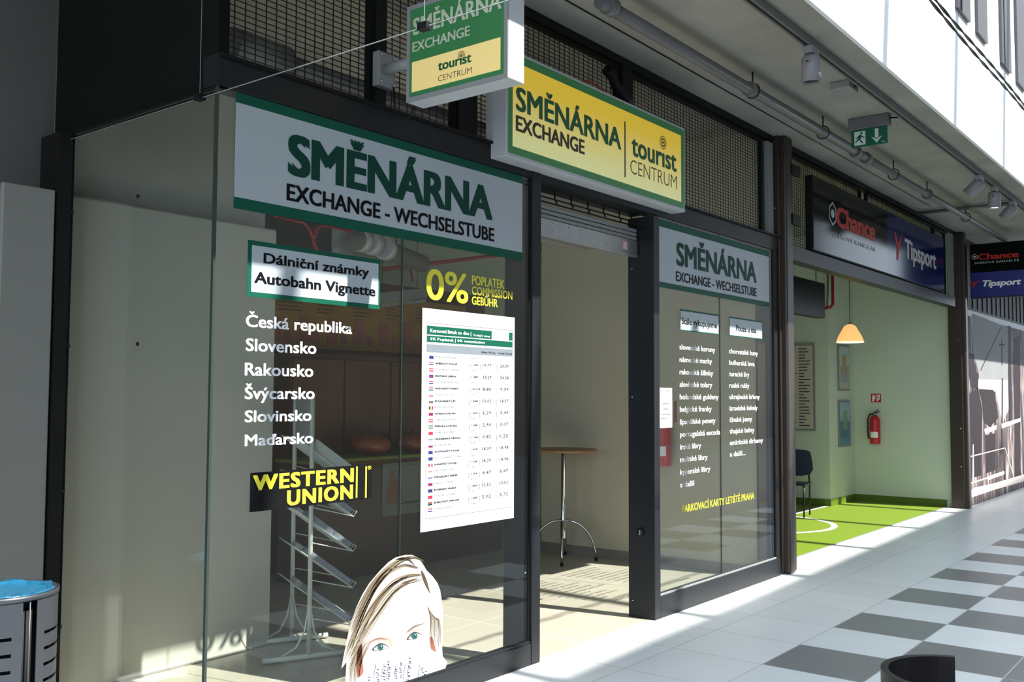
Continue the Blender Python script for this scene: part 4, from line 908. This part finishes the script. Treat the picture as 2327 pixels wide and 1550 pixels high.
# white rounded box rails: notice board left of rack
# ducts and pipes overhead
dk = empty('ventilation_duct', (6, 2.6, 3.1), 'round grey ventilation pipe with elbow under the ceiling behind the left window', 'duct')
m_duct = mat('duct_grey', (.17, .17, .145), .5, var=.1)
b = MB(); b.tube([at(775, 590, 2.4), at(778, 565, 2.4), at(790, 548, 2.4), at(815, 545, 2.42), at(860, 560, 2.6), at(960, 600, 2.72)], .085, 16); b.build('pipe_run', m_duct, dk)
for p, q in (((812, 543), (826, 548)), ((835, 549), (850, 556)), ((870, 562), (880, 567))): MB().tube([at(*p, 2.42), at(*q, 2.45)], .10, 16).build('collar', m_alu, dk)
for p in ((790, 548), (900, 577)):
    q = at(*p, 2.42 if p[0] < 800 else 2.63); MB().tube([q, Vector((q.x, q.y, 4.03))], .006, 6).build('hanger_rod', m_dark, dk)
rp_ = empty('red_sprinkler_pipe', (6, 2.6, 3.0), 'red sprinkler pipe crossing above the shop interior', 'pipe')
b = MB(); b.tube([at(870, 612, 3.2), at(1150, 578, 3.2), at(1278, 563, 3.1), at(1292, 556, 3.1)], .022, 10); b.tube([at(1292, 558, 3.1), at(1292, 480, 3.1)], .024, 10); b.build('main_run', m_red, rp_)
b = MB(); b.tube([at(626, 490, 2.2), at(690, 506, 2.2), at(703, 520, 2.2), at(712, 545, 2.2)], .012, 8); b.tube([at(712, 545, 2.2), at(722, 518, 2.2), at(735, 512, 2.2), at(800, 526, 2.2)], .012, 8); b.tube([at(712, 545, 2.2), at(720, 570, 2.2)], .014, 8); b.build('branch', m_red, rp_)
b = MB(); b.tube([at(948, 585, 3.2), at(952, 615, 3.2)], .02, 8); b.tube([at(930, 600, 3.2), at(938, 640, 3.2)], .012, 8); b.build('sprinkler_head', m_red, rp_)
b = MB(); b.tube([at(1273, 545, 3.1), at(1273, 570, 3.1)], .016, 8); b.build('pipe_clip', m_galv, rp_)
# ductwork behind the mesh, top left
dk2 = empty('duct_fan', (3.1, .6, 3.3), 'round grey duct end and horizontal duct behind the top left wire mesh', 'duct')
b = MB(); b.tube([(2.95, .62, 3.40), (3.30, .62, 3.40)], .10, 20); b.build('duct_drum', m_alud, dk2)
b = MB(); b.tube([(3.30, .62, 3.40), (6.0, .62, 3.40)], .06, 16); b.build('duct_run', m_pipe, dk2)
b = MB(); b.tube([(2.85, .55, 4.0), (2.86, .55, 3.6), (2.80, .55, 3.42)], .006, 6); b.build('hanging_cable', m_black, dk2)
struct(bx('wall_back', m_wall, 4.0, 8.2, 1.9, 1.98, 3.10, 4.03))

# ================================================================== THINGS IN THE LIME SHOP
pl = empty('pendant_lamp', (13.35, 1.0, 2.37), 'small bell shaped pendant lamp glowing orange in the lime floored shop', 'lamp')
m_shade = mat('glowing_shade', (.85, .50, .20), .4, emit=(1.0, .50, .16), estr=.85); m_shade2 = mat('glowing_rim', (.9, .8, .6), .4, emit=(1.0, .85, .55), estr=1.1)
MB().lathe([(.03, .245), (.075, .22), (.11, .16), (.155, .08), (.178, .02), (.18, .0), (.175, .0), (.15, .08), (.07, .21)], (13.35, 1.0, 2.36), 32).build('lamp_shade', m_shade, pl)
MB().lathe([(.172, .0), (.181, .0), (.181, .012), (.172, .012)], (13.35, 1.0, 2.352), 32).build('shade_rim', m_shade2, pl)
MB().lathe([(0, .28), (.012, .28), (.03, .245), (0, .245)], (13.35, 1.0, 2.36), 12).build('cap', m_alud, pl)
MB().tube([(13.35, 1.0, 2.63), (13.35, 1.0, 4.03)], .004, 6).build('cord', m_dark, pl)
pld = bpy.data.lights.new('pendant_bulb', 'POINT'); pld.energy = 14; pld.color = (1, .66, .33); pld.shadow_soft_size = .04
po = bpy.data.objects.new('pendant_bulb', pld); COL.objects.link(po); po.location = (13.35, 1.0, 2.42); po.parent = pl; po.matrix_parent_inverse = Matrix.Translation(-pl.location)
tv = empty('ceiling_monitor', (11.6, .9, 2.6), 'black monitor hung by thin rods at the left of the lime floored shop', 'monitor')
bx('housing', m_dark, 10.9, 12.09, .88, 1.0, 2.60, 3.045, tv, bevel=.008)
for x in (11.2, 11.95): MB().tube([(x, .94, 3.04), (x, .94, 4.03)], .006, 6).build('hanging_rod', m_dark, tv)
t = empty('red_riser_pipe', (14.1, 1.5, 2.9), 'red pipe with a grey hose dropping from the ceiling right of the monitor', 'pipe')
MB().tube([(14.1, 1.50, 4.03), (14.1, 1.50, 2.97), (14.08, 1.53, 2.92), (14.05, 1.62, 2.91)], .022, 10).build('red_run', m_red, t)
MB().tube([(14.1, 1.56, 4.03), (14.1, 1.57, 3.2), (14.08, 1.58, 2.93)], .014, 8).build('grey_hose', m_pipe, t)
# framed boards
def board(name, lab, cat, p, m_in, lines):
    t = empty(name, p[0], lab, cat); v0, v1, h = Vector(p[0]), Vector(p[1]), p[2]; n_ = Vector(p[3]); up_ = Vector((0, 0, h))
    MB().slab([v0, v1, v1+up_, v0+up_], n_, .02).build('board_frame', m_alud, t)
    d = (v1-v0).normalized()*.03; z = Vector((0, 0, .03)); o = n_*.021
    MB().slab([v0+d+z+o, v1-d+z+o, v1-d-z+up_+o, v0+d-z+up_+o], n_, .002).build('board_sheet', m_in, t)
    if lines: lines(t, v0+d+z+n_*.0235, (v1-v0)-2*d, h-.06, n_)
    return t
def tab(t, o, w_, h_, n_):
    b = MB(); r2 = random.Random(9)
    for k in range(26):
        for j in range(4):
            a = .04+j*.24; c = a+r2.uniform(.08, .2); z0 = h_*(.03+k*.037)
            b.poly([o+w_*a+Vector((0, 0, z0)), o+w_*c+Vector((0, 0, z0)), o+w_*c+Vector((0, 0, z0+.016)), o+w_*a+Vector((0, 0, z0+.016))])
    b.build('printed_rows', m_ink, t)
board('odds_board', 'large framed sheet of small print on the mint wall beside the bronze column', 'notice board', ((14.138, 2.75, 1.10), (14.138, 1.795, 1.10), 1.30, (-1, 0, 0)), mat('old_paper', (.52, .47, .38), .6), tab)
def pic(c1, c2, c3):
    def f(t, o, w_, h_, n_):
        for i, (c, u0, u1, q0, q1) in enumerate(((c1, .0, 1, .55, 1), (c2, .1, .9, .15, .55), (c3, .3, .7, .35, .8))):
            b = MB(); b.poly([o+w_*u+Vector((0, 0, h_*q))+n_*.0006*(i+1) for u, q in ((u0, q0), (u1, q0), (u1, q1), (u0, q1))]); b.build('picture_area', mat('poster_tone', c, .4, var=.4, vscale=7), t)
    return f
board('framed_poster', 'upper of two narrow framed posters beside the extinguisher in the lime floored shop', 'poster', ((14.52, 1.598, 1.70), (15.01, 1.598, 1.70), .70, (0, -1, 0)), mat('poster_cream', (.50, .46, .36), .4), pic((.45, .55, .55), (.30, .35, .36), (.50, .30, .14)))
board('framed_poster', 'lower blue one of two narrow framed posters beside the extinguisher in the lime floored shop', 'poster', ((14.51, 1.598, .85), (15.02, 1.598, .85), .70, (0, -1, 0)), mat('poster_blue', (.10, .24, .38), .4), pic((.30, .42, .50), (.08, .18, .30), (.20, .33, .22)))
# chair behind the near column
def chair(loc, rz, lab, m_s, m_l):
    t = empty('chair', (0, 0, 0), lab, 'chair')
    b = MB(); b.box(-.22, .22, -.21, .21, .43, .46); b.build('seat', m_s, t, bevel=.012)
    b = MB(); pts = smooth([(-.20, .56), (-.21, .80), (-.15, .88), (.15, .88), (.21, .80), (.20, .56)], 3); b.slab([(x, .20+.05*(z-.56), z) for x, z in pts], (0, 1, 0), .025); b.build('backrest', m_s, t)
    for x in (-.19, .19):
        MB().tube([(x, .19, .02), (x, .20, .44), (x*.9, .235, .60)], .011, 8).build('leg', m_l, t); MB().tube([(x, -.19, .02), (x, -.18, .44)], .011, 8).build('leg', m_l, t)
    t.location = loc; t.rotation_euler = (0, 0, rz)
    return t
chair((12.60, 1.55, 0), R_(-80), 'dark blue chair just past the near bronze column in the lime floored shop', m_navy, m_dark)

# ================================================================== FOREGROUND
# litter bin
bn_ = empty('litter_bin', (1.915, .62, 0), 'round grey steel litter bin with slots and a blue bag at the left edge', 'litter bin')
bxc, byc, br_, bh = 1.885, .60, .215, .80
def shell(a0, a1):
    b = MB(); na, rows = 14, []
    zs = [.06]; z = .12
    while z < bh-.14: zs += [z, z+.014]; z += .064
    zs += [bh]
    n = 0
    for i in range(len(zs)-1):
        slot = (i % 2 == 1)
        for k in range(na):
            if slot and 2 <= k < na-2: continue
            aa, ab = a0+(a1-a0)*k/na, a0+(a1-a0)*(k+1)/na
            b.poly([(bxc+br_*math.cos(a), byc+br_*math.sin(a), zc) for a, zc in ((aa, zs[i]), (ab, zs[i]), (ab, zs[i+1]), (aa, zs[i+1]))])
    o = b.build('slotted_panel', m_bin, bn_); s = o.modifiers.new('solid', 'SOLIDIFY'); s.thickness = .004; return o
cang = math.atan2(CAM.y-byc, CAM.x-bxc)
gap = cang + R_(30)
for k in range(4): shell(gap+R_(8)+k*R_(90), gap-R_(8)+(k+1)*R_(90))
for k in range(4):
    a = gap+k*R_(90); MB().tube([(bxc+(br_-.004)*math.cos(a), byc+(br_-.004)*math.sin(a), .03), (bxc+(br_-.004)*math.cos(a), byc+(br_-.004)*math.sin(a), bh-.01)], .0035, 8).build('upright_rod', m_bin, bn_)
MB().lathe([(br_-.03, .03), (br_-.03, bh-.06)], (bxc, byc, 0), 32).build('inner_liner', m_black, bn_)
MB().lathe([(0, 0), (br_-.01, 0), (br_-.01, .03), (0, .03)], (bxc, byc, 0), 32).build('base', m_dark, bn_)
MB().lathe([(br_-.012, bh-.02), (br_+.004, bh-.02), (br_+.004, bh), (br_-.012, bh), (br_-.012, bh-.02)], (bxc, byc, 0), 40).build('rim_ring', m_bin, bn_)
wb = lambda a, k: .03*math.sin(7*a+k)+.02*math.sin(13*a+2*k)
MB().lathe([(br_-.012, bh-.008), (br_-.016, bh+.004), (br_-.035, bh+.000), (br_-.06, bh-.03), (br_-.075, bh-.09), (.08, bh-.16), (0.01, bh-.17)], (bxc, byc, 0), 72, wob=wb).build('bag', m_bag, bn_)

# tub chair, bottom right corner
E_ = atz(2178, 1491, .80); vd = Vector((E_.x-CAM.x, E_.y-CAM.y, 0)).normalized(); rr_ = .215; cc = Vector((E_.x, E_.y, 0))-vd*rr_
a_far = math.atan2(vd.y, vd.x)
tc_ = empty('tub_chair', (cc.x, cc.y, 0), 'black curved backrest of a tub chair cut off at the bottom edge of the picture', 'chair')
b = MB(); na = 26
prof = []
for k in range(na+1):
    a = a_far + R_(3) + R_(190)*k/na
    prof.append(a)
for k in range(na):
    for (r0, r1) in ((rr_, rr_-.022),):
        a0, a1 = prof[k], prof[k+1]; zA, zB = .80, .42
        q = lambda r, a, z: (cc.x+r*math.cos(a), cc.y+r*math.sin(a), z)
        b.poly([q(r0, a0, zB), q(r0, a1, zB), q(r0, a1, zA), q(r0, a0, zA)], True); b.poly([q(r1, a0, zB), q(r1, a0, zA), q(r1, a1, zA), q(r1, a1, zB)], True)
        b.poly([q(r0, a0, zA), q(r0, a1, zA), q(r1, a1, zA), q(r1, a0, zA)]); b.poly([q(r0, a0, zB), q(r1, a0, zB), q(r1, a1, zB), q(r0, a1, zB)])
for a in (prof[0], prof[-1]): b.poly([q(rr_, a, .42), q(rr_, a, .80), q(rr_-.022, a, .80), q(rr_-.022, a, .42)])
b.build('curved_backrest', m_dark, tc_)
MB().lathe([(0, .40), (rr_-.01, .40), (rr_, .42), (rr_-.01, .45), (0, .46)], (cc.x, cc.y, 0), 40).build('seat', m_dark, tc_)
for k in range(4):
    a = a_far+R_(45+90*k); MB().tube([(cc.x+.18*math.cos(a), cc.y+.18*math.sin(a), .40), (cc.x+.21*math.cos(a), cc.y+.21*math.sin(a), .0)], .013, 8).build('leg', m_galv, tc_)

COL.objects.unlink(_to); bpy.data.objects.remove(_to)
